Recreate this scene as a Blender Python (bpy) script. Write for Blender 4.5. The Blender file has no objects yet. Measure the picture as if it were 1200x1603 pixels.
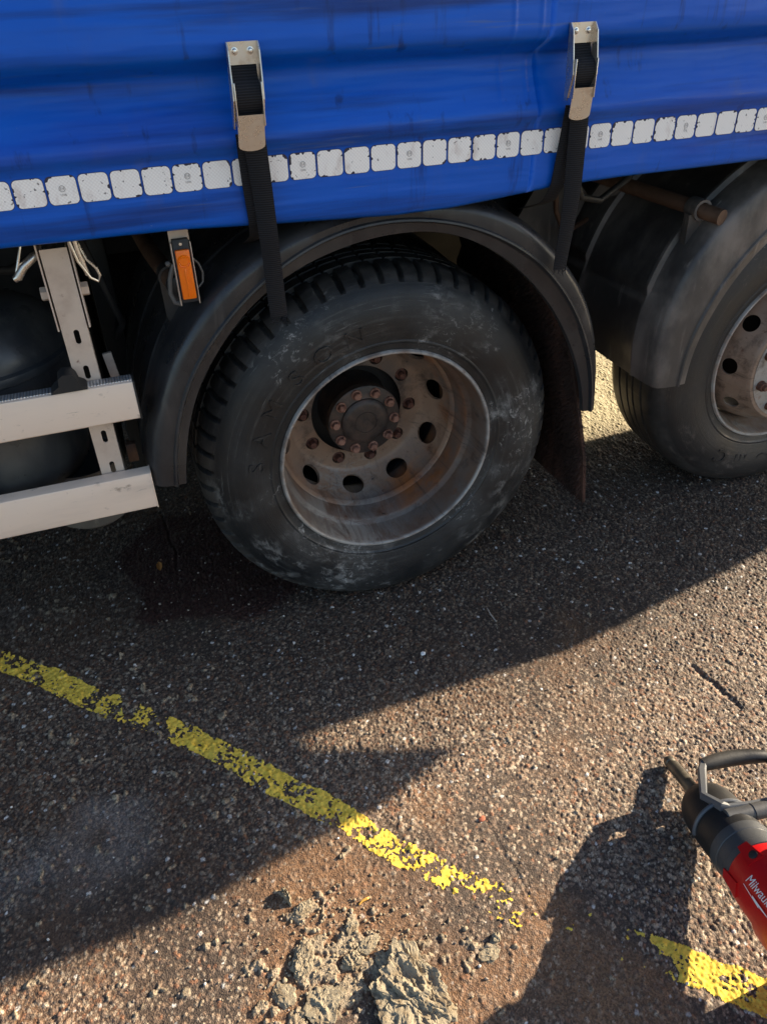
import bpy, bmesh, math, random
import numpy as np
from mathutils import Vector, Matrix, noise

random.seed(7)
RNG = np.random.default_rng(11)
C = bpy.context.scene.collection
SC = bpy.context.scene
R = math.radians

# ------------------------------------------------------------------ camera, world, sun, exposure
cam_d = bpy.data.cameras.new('camera')
cam = bpy.data.objects.new('camera', cam_d)
C.objects.link(cam)
CAM_POS = Vector((-0.6007, -1.6787, 1.5857))
cr = Vector((0.93945945, -0.34188233, -0.02307421))
cu = Vector((0.21769676, 0.54349457, 0.81069216))
cf = Vector((0.26462062, 0.76663559, -0.58501778))
cam.matrix_world = Matrix(((cr.x, cu.x, -cf.x, CAM_POS.x), (cr.y, cu.y, -cf.y, CAM_POS.y),
                           (cr.z, cu.z, -cf.z, CAM_POS.z), (0, 0, 0, 1)))
cam_d.sensor_fit = 'HORIZONTAL'
cam_d.sensor_width = 36.0
cam_d.lens = 36.0 * 1205.87 / 1200.0
cam_d.clip_start = 0.05
cam_d.clip_end = 3000.0
SC.camera = cam

SUN_A, SUN_B = 2.4, 0.05          # shadow run towards -X and -Y for every metre of height
sun_to = Vector((SUN_A, SUN_B, 1.0)).normalized()
sun_elev = math.asin(sun_to.z)
sun_d = bpy.data.lights.new('sun', 'SUN')
sun = bpy.data.objects.new('sun', sun_d)
C.objects.link(sun)
sun.rotation_euler = sun_to.to_track_quat('Z', 'Y').to_euler()
sun.location = (20, 2, 12)
sun_d.energy = 5.0
sun_d.angle = R(0.53)
sun_d.color = (1.0, 0.85, 0.64)

world = bpy.data.worlds.new('World')
SC.world = world
world.use_nodes = True
wn = world.node_tree
for n in list(wn.nodes):
    wn.nodes.remove(n)
wo = wn.nodes.new('ShaderNodeOutputWorld')
wb = wn.nodes.new('ShaderNodeBackground')
ws = wn.nodes.new('ShaderNodeTexSky')
ws.sky_type = 'NISHITA'
ws.sun_disc = False
ws.sun_elevation = sun_elev
ws.sun_rotation = math.atan2(sun_to.x, sun_to.y)
ws.air_density = 1.0
ws.dust_density = 1.2
wb.inputs['Strength'].default_value = 0.085
wn.links.new(ws.outputs[0], wb.inputs['Color'])
wn.links.new(wb.outputs[0], wo.inputs['Surface'])

SC.view_settings.view_transform = 'Standard'
SC.view_settings.look = 'None'
SC.view_settings.gamma = 1.0
SC.view_settings.use_curve_mapping = False
SC.view_settings.exposure = 1.6

# ------------------------------------------------------------------ materials
def lin(r, g, b):
    f = lambda c: (c / 255 / 12.92) if c / 255 <= 0.04045 else ((c / 255 + 0.055) / 1.055) ** 2.4
    return (f(r), f(g), f(b))

class Mat:
    """small node builder: base colour, blotch layers, roughness and bump"""
    def __init__(s, name, base, rough=0.6, metal=0.0, spec=0.5):
        s.m = bpy.data.materials.new(name)
        s.m.use_nodes = True
        s.nt = s.m.node_tree
        s.b = s.nt.nodes['Principled BSDF']
        s.b.inputs['Roughness'].default_value = rough
        s.b.inputs['Metallic'].default_value = metal
        s.b.inputs['Specular IOR Level'].default_value = spec
        s.b.inputs['Base Color'].default_value = (*base, 1)
        s.col = None
        s.base = base
        s.nor = None
        s.tc = s.nt.nodes.new('ShaderNodeTexCoord')
        s.rsock = None
    def n(s, t, **kw):
        x = s.nt.nodes.new(t)
        for k, v in kw.items():
            setattr(x, k, v)
        return x
    def L(s, a, b):
        s.nt.links.new(a, b)
    def coords(s, stretch=(1, 1, 1), rnd=False):
        mp = s.n('ShaderNodeMapping')
        mp.inputs['Scale'].default_value = stretch
        s.L(s.tc.outputs['Object'], mp.inputs['Vector'])
        if rnd:
            oi = s.n('ShaderNodeObjectInfo')
            mu = s.n('ShaderNodeMath', operation='MULTIPLY')
            mu.inputs[1].default_value = 37.0
            s.L(oi.outputs['Random'], mu.inputs[0])
            cb = s.n('ShaderNodeCombineXYZ')
            s.L(mu.outputs[0], cb.inputs[0])
            s.L(mu.outputs[0], cb.inputs[2])
            s.L(cb.outputs[0], mp.inputs['Location'])
        return mp.outputs[0]
    def noise(s, scale, detail=5, rough=0.6, stretch=(1, 1, 1), dist=0.0, rnd=False):
        t = s.n('ShaderNodeTexNoise')
        t.inputs['Scale'].default_value = scale
        t.inputs['Detail'].default_value = detail
        t.inputs['Roughness'].default_value = rough
        t.inputs['Distortion'].default_value = dist
        s.L(s.coords(stretch, rnd), t.inputs['Vector'])
        return t.outputs['Fac']
    def ramp(s, sock, lo, hi, a=0.0, b=1.0):
        r = s.n('ShaderNodeMapRange')
        r.interpolation_type = 'SMOOTHSTEP'
        r.inputs[1].default_value = lo
        r.inputs[2].default_value = hi
        r.inputs[3].default_value = a
        r.inputs[4].default_value = b
        s.L(sock, r.inputs[0])
        return r.outputs[0]
    def mul(s, a, b):
        m = s.n('ShaderNodeMath', operation='MULTIPLY')
        for i, x in enumerate((a, b)):
            if isinstance(x, (int, float)):
                m.inputs[i].default_value = x
            else:
                s.L(x, m.inputs[i])
        return m.outputs[0]
    def layer(s, color, fac, mode='MIX'):
        mx = s.n('ShaderNodeMix', data_type='RGBA', blend_type=mode)
        if isinstance(fac, (int, float)):
            mx.inputs[0].default_value = fac
        else:
            s.L(fac, mx.inputs[0])
        if s.col is None:
            mx.inputs[6].default_value = (*s.base, 1)
        else:
            s.L(s.col, mx.inputs[6])
        if isinstance(color, tuple):
            mx.inputs[7].default_value = (*color, 1)
        else:
            s.L(color, mx.inputs[7])
        s.col = mx.outputs[2]
        s.L(s.col, s.b.inputs['Base Color'])
        return s
    def blotch(s, color, scale, lo, hi, amt=1.0, **kw):
        return s.layer(color, s.ramp(s.noise(scale, **kw), lo, hi, 0, amt))
    def rough_from(s, sock, a, b):
        s.L(s.ramp(sock, 0.3, 0.7, a, b), s.b.inputs['Roughness'])
        return s
    def bump(s, sock, dist, strength=1.0):
        bp = s.n('ShaderNodeBump')
        bp.inputs['Distance'].default_value = dist
        bp.inputs['Strength'].default_value = strength
        s.L(sock, bp.inputs['Height'])
        if s.nor is not None:
            s.L(s.nor, bp.inputs['Normal'])
        s.nor = bp.outputs[0]
        s.L(s.nor, s.b.inputs['Normal'])
        return s
    def sep(s):
        sp = s.n('ShaderNodeSeparateXYZ')
        s.L(s.tc.outputs['Object'], sp.inputs[0])
        return sp.outputs
    def polar(s, k=1.0, m_=1.0):
        sp = s.sep()
        cb = s.n('ShaderNodeCombineXYZ')
        s.L(sp[0], cb.inputs[0]); s.L(sp[2], cb.inputs[1])
        nm = s.n('ShaderNodeVectorMath', operation='NORMALIZE'); s.L(cb.outputs[0], nm.inputs[0])
        sc = s.n('ShaderNodeVectorMath', operation='SCALE'); sc.inputs['Scale'].default_value = k
        s.L(nm.outputs['Vector'], sc.inputs[0])
        c2 = s.n('ShaderNodeCombineXYZ')
        s.L(s.mul(s.radius(), m_), c2.inputs[2])
        ad = s.n('ShaderNodeVectorMath', operation='ADD')
        s.L(sc.outputs['Vector'], ad.inputs[0]); s.L(c2.outputs[0], ad.inputs[1])
        return ad.outputs['Vector']
    def pnoise(s, k, m_, detail=8, rough=0.7, dist=0.0):
        t = s.n('ShaderNodeTexNoise')
        t.inputs['Scale'].default_value = 1.0
        t.inputs['Detail'].default_value = detail
        t.inputs['Roughness'].default_value = rough
        t.inputs['Distortion'].default_value = dist
        s.L(s.polar(k, m_), t.inputs['Vector'])
        return t.outputs['Fac']
    def radius(s):
        sp = s.sep()
        cb = s.n('ShaderNodeCombineXYZ')
        s.L(sp[0], cb.inputs[0]); s.L(sp[2], cb.inputs[2])
        ln = s.n('ShaderNodeVectorMath', operation='LENGTH')
        s.L(cb.outputs[0], ln.inputs[0])
        return ln.outputs['Value']

M = {}
# blue vinyl
t = Mat('blue_tarpaulin', (0.0, 0.095, 0.52), 0.27, spec=0.33)
t.blotch((0.022, 0.045, 0.32), 2.2, 0.52, 0.75, 0.5, stretch=(0.6, 1, 2))
t.blotch((0.004, 0.11, 0.55), 3.0, 0.5, 0.75, 0.5, stretch=(0.3, 1, 3))
t.blotch((0.10, 0.12, 0.20), 9, 0.60, 0.80, 0.35, stretch=(1, 1, 0.3))
t.blotch((0.16, 0.18, 0.24), 60, 0.70, 0.80, 0.5, detail=8)
t.blotch((0.001, 0.020, 0.13), 5, 0.48, 0.68, 0.8, stretch=(0.16, 1, 3.2), detail=8)
t.blotch((0.003, 0.012, 0.07), 26, 0.58, 0.72, 0.6, stretch=(1.2, 1, 0.10), detail=6)
t.blotch((0.14, 0.17, 0.17), 16, 0.62, 0.74, 0.40, stretch=(0.18, 1, 3.5), detail=8)
t.blotch((0.22, 0.28, 0.42), 110, 0.735, 0.775, 0.7, detail=5)
t.rough_from(t.noise(14, 6), 0.28, 0.50)
t.bump(t.noise(2.0, 4, stretch=(0.35, 1, 3.0)), 0.03, 0.7).bump(t.noise(16, 4, stretch=(0.5, 1, 1.4)), 0.002, 0.5).bump(t.noise(900, 2), 0.0002, 0.4)
M['blue'] = t.m
# reflective tape patches
t = Mat('reflective_tape', (0.96, 0.92, 0.87), 0.38)
ck = t.n('ShaderNodeTexWave', wave_type='BANDS', bands_direction='DIAGONAL')
ck.inputs['Scale'].default_value = 95
mp = t.coords((1, 0, 1)); t.L(mp, ck.inputs['Vector'])
ck2 = t.n('ShaderNodeTexWave', wave_type='BANDS', bands_direction='DIAGONAL')
ck2.inputs['Scale'].default_value = 95
mp = t.coords((-1, 0, 1)); t.L(mp, ck2.inputs['Vector'])
t.layer((0.78, 0.71, 0.66), t.mul(t.ramp(ck.outputs['Fac'], 0.3, 0.9), 0.4))
t.layer((0.78, 0.71, 0.66), t.mul(t.ramp(ck2.outputs['Fac'], 0.3, 0.9), 0.3))
t.blotch((0.50, 0.38, 0.33), 22, 0.54, 0.76, 0.6, stretch=(1.2, 1, 0.6))
t.blotch((0.05, 0.035, 0.04), 120, 0.66, 0.71, 0.8, detail=2)
t.bump(ck.outputs['Fac'], 0.0004, 0.3)
M['tape'] = t.m
M['tape_dark'] = Mat('tape_residue', (0.030, 0.024, 0.045), 0.6).m
# aluminium, stainless, beige lit steel
t = Mat('aluminium', (0.80, 0.64, 0.51), 0.55, 0.2)  # warm bounce from the sunlit ground tinted into the base colour
t.blotch((0.42, 0.33, 0.27), 5, 0.45, 0.8, 0.55, stretch=(0.4, 1, 2.5))
t.blotch((0.20, 0.13, 0.09), 34, 0.62, 0.76, 0.7, stretch=(1, 1, 1.6), detail=9)
t.blotch((0.10, 0.07, 0.055), 8, 0.63, 0.67, 0.7, stretch=(0.35, 1, 4), detail=10, rough=0.7, dist=1.5)
t.blotch((0.12, 0.09, 0.08), 18, 0.70, 0.76, 0.5, stretch=(0.25, 1, 3), detail=9)
t.rough_from(t.noise(20, 6), 0.40, 0.62)
t.bump(t.noise(240, 3, stretch=(0.05, 1, 1)), 0.0003, 0.4)
M['alu'] = t.m
t = Mat('ribbed_aluminium', (0.72, 0.74, 0.78), 0.34, 0.8)
w = t.n('ShaderNodeTexWave', wave_type='BANDS', bands_direction='X')
w.inputs['Scale'].default_value = 52
t.L(t.coords((1, 0.9, 0)), w.inputs['Vector'])
t.layer((0.20, 0.22, 0.26), t.mul(t.ramp(w.outputs['Fac'], 0.45, 0.8), 0.6))
t.bump(w.outputs['Fac'], 0.002, 0.8)
M['ribbed'] = t.m
t = Mat('galvanised_steel', (0.60, 0.49, 0.40), 0.55, 0.25)
t.blotch((0.36, 0.26, 0.20), 14, 0.42, 0.75, 0.6)
t.blotch((0.19, 0.09, 0.06), 46, 0.62, 0.74, 0.8, detail=8)
t.bump(t.noise(160, 4), 0.0005, 0.5)
M['galv'] = t.m
t = Mat('stainless_steel', (0.66, 0.60, 0.53), 0.30, 0.9)
t.blotch((0.36, 0.22, 0.13), 32, 0.55, 0.8, 0.5)
t.rough_from(t.noise(60, 5), 0.22, 0.42)
M['steel'] = t.m
M['bright'] = Mat('bright_rivet', (0.75, 0.74, 0.72), 0.25, 1.0).m
# webbing
t = Mat('black_webbing', (0.006, 0.006, 0.008), 0.8, spec=0.25)
w = t.n('ShaderNodeTexWave', wave_type='BANDS', bands_direction='Z')
w.inputs['Scale'].default_value = 75
t.L(t.coords(), w.inputs['Vector'])
t.layer((0.022, 0.022, 0.025), t.mul(w.outputs['Fac'], 0.8))
t.blotch((0.05, 0.045, 0.04), 40, 0.66, 0.8, 0.5)
t.bump(w.outputs['Fac'], 0.001, 0.7)
M['web'] = t.m
# black plastics
def plastic(name, base, dust, amt, rough, spec=0.45):
    t = Mat(name, base, rough, spec=spec)
    t.blotch(dust, 6, 0.40, 0.72, amt, detail=8, stretch=(1, 1, 0.6))
    t.blotch(tuple(min(1, 2.2 * c) for c in dust), 55, 0.66, 0.76, amt, detail=9, rough=0.75)
    t.blotch(tuple(1.6 * c for c in dust), 24, 0.60, 0.78, amt * 0.7, detail=7, stretch=(1, 1, 0.12))
    t.rough_from(t.noise(9, 7), rough - 0.12, rough + 0.12)
    t.bump(t.noise(5, 4), 0.004, 0.35).bump(t.noise(220, 4), 0.0006, 0.5)
    return t.m
M['guard'] = plastic('black_mudguard_plastic', (0.017, 0.018, 0.021), (0.080, 0.072, 0.066), 0.55, 0.34)
M['guard2'] = plastic('dusty_mudguard_plastic', (0.055, 0.049, 0.046), (0.20, 0.17, 0.15), 0.9, 0.42)
M['tank'] = plastic('black_tank_plastic', (0.026, 0.028, 0.032), (0.11, 0.11, 0.10), 0.6, 0.36)
M['tankpale'] = plastic('pale_tank_plastic', (0.085, 0.080, 0.072), (0.20, 0.18, 0.15), 0.6, 0.6)  # lighter, tanner plastic for the tank's lower bowl
M['rubber'] = plastic('black_rubber', (0.012, 0.012, 0.013), (0.04, 0.035, 0.03), 0.3, 0.6)
M['chassis'] = plastic('dark_chassis_paint', (0.012, 0.011, 0.011), (0.035, 0.026, 0.020), 0.5, 0.7)
t = Mat('flap_bristle', (0.040, 0.024, 0.019), 0.9, spec=0.2)
t.blotch((0.13, 0.062, 0.044), 10, 0.46, 0.70, 0.75, stretch=(1, 1, 0.35), detail=7)
t.bump(t.noise(170, 3, stretch=(1, 1, 0.4)), 0.006, 0.9)
M['flap'] = t.m
t = Mat('brown_tube_steel', (0.085, 0.045, 0.028), 0.6, 0.2)
t.blotch((0.17, 0.10, 0.065), 16, 0.4, 0.7, 0.7)
t.bump(t.noise(120, 4), 0.0008, 0.5)
M['tube'] = t.m
# tyre
def tyre_mat(name, base, dust, lo, hi, amt):
    t = Mat(name, base, 0.52, spec=0.5)
    t.blotch(tuple(0.28 * c for c in dust), 3.4, 0.42, 0.74, 0.55, detail=6)
    t.layer(dust, t.mul(t.ramp(t.pnoise(6.5, 30, 9, 0.74, 0.35), lo, hi, 0, amt), t.ramp(t.noise(2.6, 4), 0.50, 0.64)))
    t.layer(tuple(1.7 * c for c in dust), t.mul(t.ramp(t.pnoise(15, 60, 10, 0.78, 0.8), lo + 0.05, hi + 0.02, 0, amt), t.ramp(t.noise(3.7, 4), 0.50, 0.62)))
    t.layer(tuple(0.8 * c for c in dust), t.mul(t.ramp(t.pnoise(4.2, 220, 5, 0.65, 0.6), 0.58, 0.70, 0, 0.6 * amt), t.ramp(t.noise(5.3, 5), 0.48, 0.62)))
    # grey film worn off along rings of the sidewall
    r = t.radius()
    nz = t.n('ShaderNodeTexNoise'); nz.noise_dimensions = '1D'
    nz.inputs['Scale'].default_value = 70; nz.inputs['Detail'].default_value = 3
    t.L(r, nz.inputs['W'])
    t.layer(tuple(0.32 * c for c in dust), t.mul(t.ramp(nz.outputs['Fac'], 0.5, 0.72), t.ramp(t.noise(5, 5), 0.42, 0.7, 0, 0.5)))
    t.layer((0.058, 0.053, 0.049), t.mul(t.ramp(r, 0.462, 0.476), t.ramp(t.noise(17, 8), 0.36, 0.66, 0.15, 0.9)))
    t.rough_from(t.noise(7, 6), 0.36, 0.62)
    t.bump(t.pnoise(0.2, 520, 3, 0.6), 0.0014, 0.5).bump(t.noise(30, 8, dist=1.0), 0.0016, 0.35).bump(t.noise(300, 3), 0.0005, 0.4)
    return t.m
M['tyre'] = tyre_mat('scuffed_tyre_rubber', (0.0095, 0.0105, 0.012), (0.26, 0.255, 0.245), 0.48, 0.64, 0.75)
M['tyre2'] = tyre_mat('clean_tyre_rubber', (0.024, 0.022, 0.021), (0.17, 0.135, 0.115), 0.50, 0.70, 0.65)
M['tyre3'] = tyre_mat('dark_tyre_rubber', (0.012, 0.012, 0.012), (0.06, 0.05, 0.045), 0.55, 0.75, 0.5)
# wheels
def wheel_mat(name, base, grey, rust_lo, rust_hi, amt):
    t = Mat(name, base, 0.46, 0.1)
    t.blotch(grey, 4.5, 0.42, 0.66, 0.9, detail=6)
    t.blotch((0.20, 0.115, 0.07), 7, 0.50, 0.72, 0.6, detail=8)
    t.blotch((0.040, 0.024, 0.018), 11, 0.50, 0.70, 0.8, detail=9, rough=0.72)
    t.blotch((0.19, 0.075, 0.030), 17, 0.56, 0.70, 0.6, detail=9, rough=0.75)
    t.blotch((0.36, 0.32, 0.28), 9, 0.60, 0.76, 0.55, detail=9, rough=0.72, dist=1.0)
    r = t.radius()
    band = t.mul(t.ramp(r, rust_lo, rust_lo + 0.008), t.ramp(r, rust_hi, rust_hi + 0.008, 1, 0))
    sx_ = t.sep()
    t.layer((0.38, 0.125, 0.030), t.mul(t.mul(band, t.ramp(t.noise(6, 7), 0.38, 0.66, 0, 0.85 * amt)), t.ramp(sx_[0], -0.05, 0.14, 0.15, 1)))
    t.layer((0.40, 0.39, 0.37), t.mul(t.ramp(r, 0.2885, 0.2925), t.ramp(t.noise(14, 8), 0.38, 0.60, 0.25, 0.85)))
    low = t.mul(t.ramp(sx_[2], -0.10, -0.24), t.ramp(sx_[0], 0.14, -0.10))
    t.layer((0.34, 0.325, 0.29), t.mul(low, t.ramp(t.pnoise(5, 60, 9, 0.75, 0.8), 0.42, 0.62, 0, 0.75)))
    t.layer((0.030, 0.020, 0.017), t.ramp(t.pnoise(9, 16, 9, 0.75, 0.6), 0.54, 0.70, 0, 0.7))
    t.blotch((0.11, 0.045, 0.025), 26, 0.62, 0.72, 0.8, detail=9)
    t.blotch((0.015, 0.014, 0.016), 22, 0.70, 0.74, 0.9, detail=4)
    t.rough_from(t.noise(10, 6), 0.34, 0.60)
    t.bump(t.noise(26, 6), 0.0015, 0.3).bump(t.noise(200, 4), 0.0005, 0.4)
    return t.m
M['rim'] = wheel_mat('worn_wheel_paint', (0.32, 0.20, 0.130), (0.13, 0.112, 0.102), 0.240, 0.262, 1.0)
M['barrel'] = wheel_mat('worn_rim_paint', (0.15, 0.092, 0.064), (0.15, 0.136, 0.124), 0.255, 0.268, 1.0)
M['rim2'] = wheel_mat('brown_wheel_paint', (0.30, 0.20, 0.14), (0.34, 0.25, 0.19), 0.205, 0.225, 0.6)
M['plate2'] = wheel_mat('grey_wheel_plate', (0.36, 0.325, 0.29), (0.30, 0.27, 0.24), 0.198, 0.206, 0.6)
t = Mat('dirty_hub_steel', (0.052, 0.042, 0.037), 0.45, 0.3)
t.blotch((0.020, 0.015, 0.014), 30, 0.5, 0.66, 0.8, detail=8)
t.blotch((0.13, 0.08, 0.06), 18, 0.45, 0.7, 0.7)
t.bump(t.noise(60, 5), 0.001, 0.4)
M['hub'] = t.m
t = Mat('rusty_bolt', (0.32, 0.165, 0.115), 0.65, 0.2)
t.blotch((0.12, 0.045, 0.03), 60, 0.4, 0.65, 0.9, rnd=True)
t.bump(t.noise(200, 4), 0.0008, 0.6)
M['bolt'] = t.m
t = Mat('dark_rusty_stud', (0.10, 0.038, 0.026), 0.75)
t.blotch((0.19, 0.075, 0.045), 80, 0.45, 0.65, 0.9, rnd=True)
M['stud'] = t.m
# lamp
t = Mat('orange_lens', (0.95, 0.20, 0.004), 0.22)
w = t.n('ShaderNodeTexWave', wave_type='BANDS', bands_direction='Z'); w.inputs['Scale'].default_value = 120
t.L(t.coords(), w.inputs['Vector'])
t.layer((0.85, 0.14, 0.0), t.mul(w.outputs['Fac'], 0.5))
t.b.inputs['Subsurface Weight'].default_value = 0.35
t.b.inputs['Subsurface Radius'].default_value = (0.02, 0.006, 0.001)
M['orange'] = t.m
M['lampbody'] = plastic('lamp_body_plastic', (0.020, 0.022, 0.026), (0.06, 0.06, 0.06), 0.4, 0.45)
M['wire'] = Mat('grey_wire', (0.10, 0.095, 0.09), 0.5).m
# tool
t = Mat('red_tool_plastic', (0.52, 0.006, 0.008), 0.36)
t.blotch((0.34, 0.02, 0.015), 30, 0.6, 0.8, 0.4)
t.bump(t.noise(700, 2), 0.0003, 0.5)
M['red'] = t.m
M['toolblack'] = plastic('tool_black_rubber', (0.013, 0.013, 0.014), (0.07, 0.062, 0.05), 0.35, 0.5)
M['toolgrey'] = plastic('tool_grey_metal', (0.085, 0.092, 0.105), (0.16, 0.15, 0.13), 0.4, 0.40)
M['tooldark'] = plastic('tool_dark_grey', (0.055, 0.058, 0.062), (0.14, 0.12, 0.10), 0.4, 0.45)
t = Mat('anvil_steel', (0.10, 0.09, 0.075), 0.42, 0.6)
t.blotch((0.30, 0.26, 0.19), 25, 0.45, 0.75, 0.6, stretch=(1, 1, 1))
M['anvil'] = t.m
M['white'] = Mat('white_print', (0.80, 0.78, 0.76), 0.5).m
M['print'] = Mat('grey_print', (0.36, 0.33, 0.32), 0.6).m
# clay, stones, litter
t = Mat('dried_clay', (0.32, 0.27, 0.19), 0.95, spec=0.15)
t.blotch((0.20, 0.145, 0.09), 30, 0.45, 0.66, 0.8, detail=8, rnd=True)
t.blotch((0.46, 0.385, 0.26), 70, 0.58, 0.75, 0.6, detail=8)
t.bump(t.noise(160, 8, rough=0.7), 0.006, 0.8)
M['clay'] = t.m
t = Mat('loose_stone', (0.30, 0.27, 0.235), 0.8)
va = t.n('ShaderNodeVertexColor'); va.layer_name = 'Col'
t.layer(va.outputs['Color'], 1.0)
t.bump(t.noise(300, 4), 0.001, 0.5)
M['stone'] = t.m
M['straw'] = Mat('yellow_straw', (0.62, 0.34, 0.06), 0.6).m
M['leaf'] = Mat('orange_brown_leaf', (0.34, 0.14, 0.03), 0.7).m
M['twig'] = Mat('grey_twig', (0.28, 0.26, 0.24), 0.8).m
M['whitestone'] = Mat('white_stone', (0.85, 0.84, 0.82), 0.35).m
M['redstone'] = Mat('red_stone', (0.34, 0.095, 0.045), 0.7).m
# asphalt
t = Mat('exposed_aggregate', (0.2, 0.17, 0.14), 0.82, spec=0.4)
va = t.n('ShaderNodeVertexColor'); va.layer_name = 'Col'
t.layer(va.outputs['Color'], 1.0)
v = t.n('ShaderNodeTexVoronoi'); v.inputs['Scale'].default_value = 330
t.L(t.coords(), v.inputs['Vector'])
hv = t.n('ShaderNodeRGBToBW'); t.L(v.outputs['Color'], hv.inputs[0])
gain = t.n('ShaderNodeMix', data_type='RGBA', blend_type='MULTIPLY'); gain.inputs[0].default_value = 1.0
t.L(t.col, gain.inputs[6])
rg = t.ramp(hv.outputs[0], 0.15, 0.85, 0.62, 1.38)
t.L(rg, gain.inputs[7])
t.L(gain.outputs[2], t.b.inputs['Base Color'])
t.rough_from(t.noise(120, 3), 0.55, 0.9)
t.bump(v.outputs['Distance'], 0.0022, 0.55).bump(t.noise(900, 4, rough=0.7), 0.0010, 0.6)
M['ground'] = t.m
t = Mat('far_asphalt', (0.115, 0.088, 0.066), 0.85)
v = t.n('ShaderNodeTexVoronoi'); v.inputs['Scale'].default_value = 150
t.L(t.coords(), v.inputs['Vector'])
hv = t.n('ShaderNodeRGBToBW'); t.L(v.outputs['Color'], hv.inputs[0])
t.layer((0.30, 0.25, 0.195), t.ramp(hv.outputs[0], 0.45, 0.85, 0, 0.9))
t.layer((0.05, 0.036, 0.027), t.ramp(v.outputs['Distance'], 0.42, 0.70, 0, 0.8))
t.blotch((0.17, 0.105, 0.06), 2.5, 0.50, 0.68, 0.5, detail=6)
t.bump(v.outputs['Distance'], -0.003, 0.9)
M['far'] = t.m
t = Mat('worn_yellow_paint', (0.90, 0.61, 0.085), 0.8, spec=0.2)
t.blotch((0.52, 0.32, 0.02), 60, 0.50, 0.68, 0.7, detail=8)
t.blotch((0.16, 0.105, 0.04), 190, 0.56, 0.68, 0.85, detail=6)
t.blotch((0.20, 0.14, 0.06), 30, 0.56, 0.70, 0.6, detail=9, rough=0.75)
t.blotch((0.66, 0.52, 0.10), 14, 0.45, 0.7, 0.5)
t.bump(t.noise(420, 5), 0.0008, 0.4)
M['yellow'] = t.m

# ------------------------------------------------------------------ mesh helpers
def link(name, me, m=None, parent=None, loc=(0, 0, 0), smooth=40):
    o = bpy.data.objects.new(name, me)
    C.objects.link(o)
    o.location = loc
    if parent is not None:
        o.parent = parent
    if m is not None:
        for x in (m if isinstance(m, (list, tuple)) else [m]):
            me.materials.append(M[x] if isinstance(x, str) else x)
    if smooth:
        me.polygons.foreach_set('use_smooth', [True] * len(me.polygons))
        me.set_sharp_from_angle(angle=R(smooth))
    return o

def tag(o, label=None, cat=None, group=None, kind=None):
    if label: o['label'] = label
    if cat: o['category'] = cat
    if group: o['group'] = group
    if kind: o['kind'] = kind
    return o

def empty(name, loc=(0, 0, 0)):
    o = bpy.data.objects.new(name, None)
    C.objects.link(o)
    o.location = loc
    o.empty_display_size = 0.1
    return o

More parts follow.
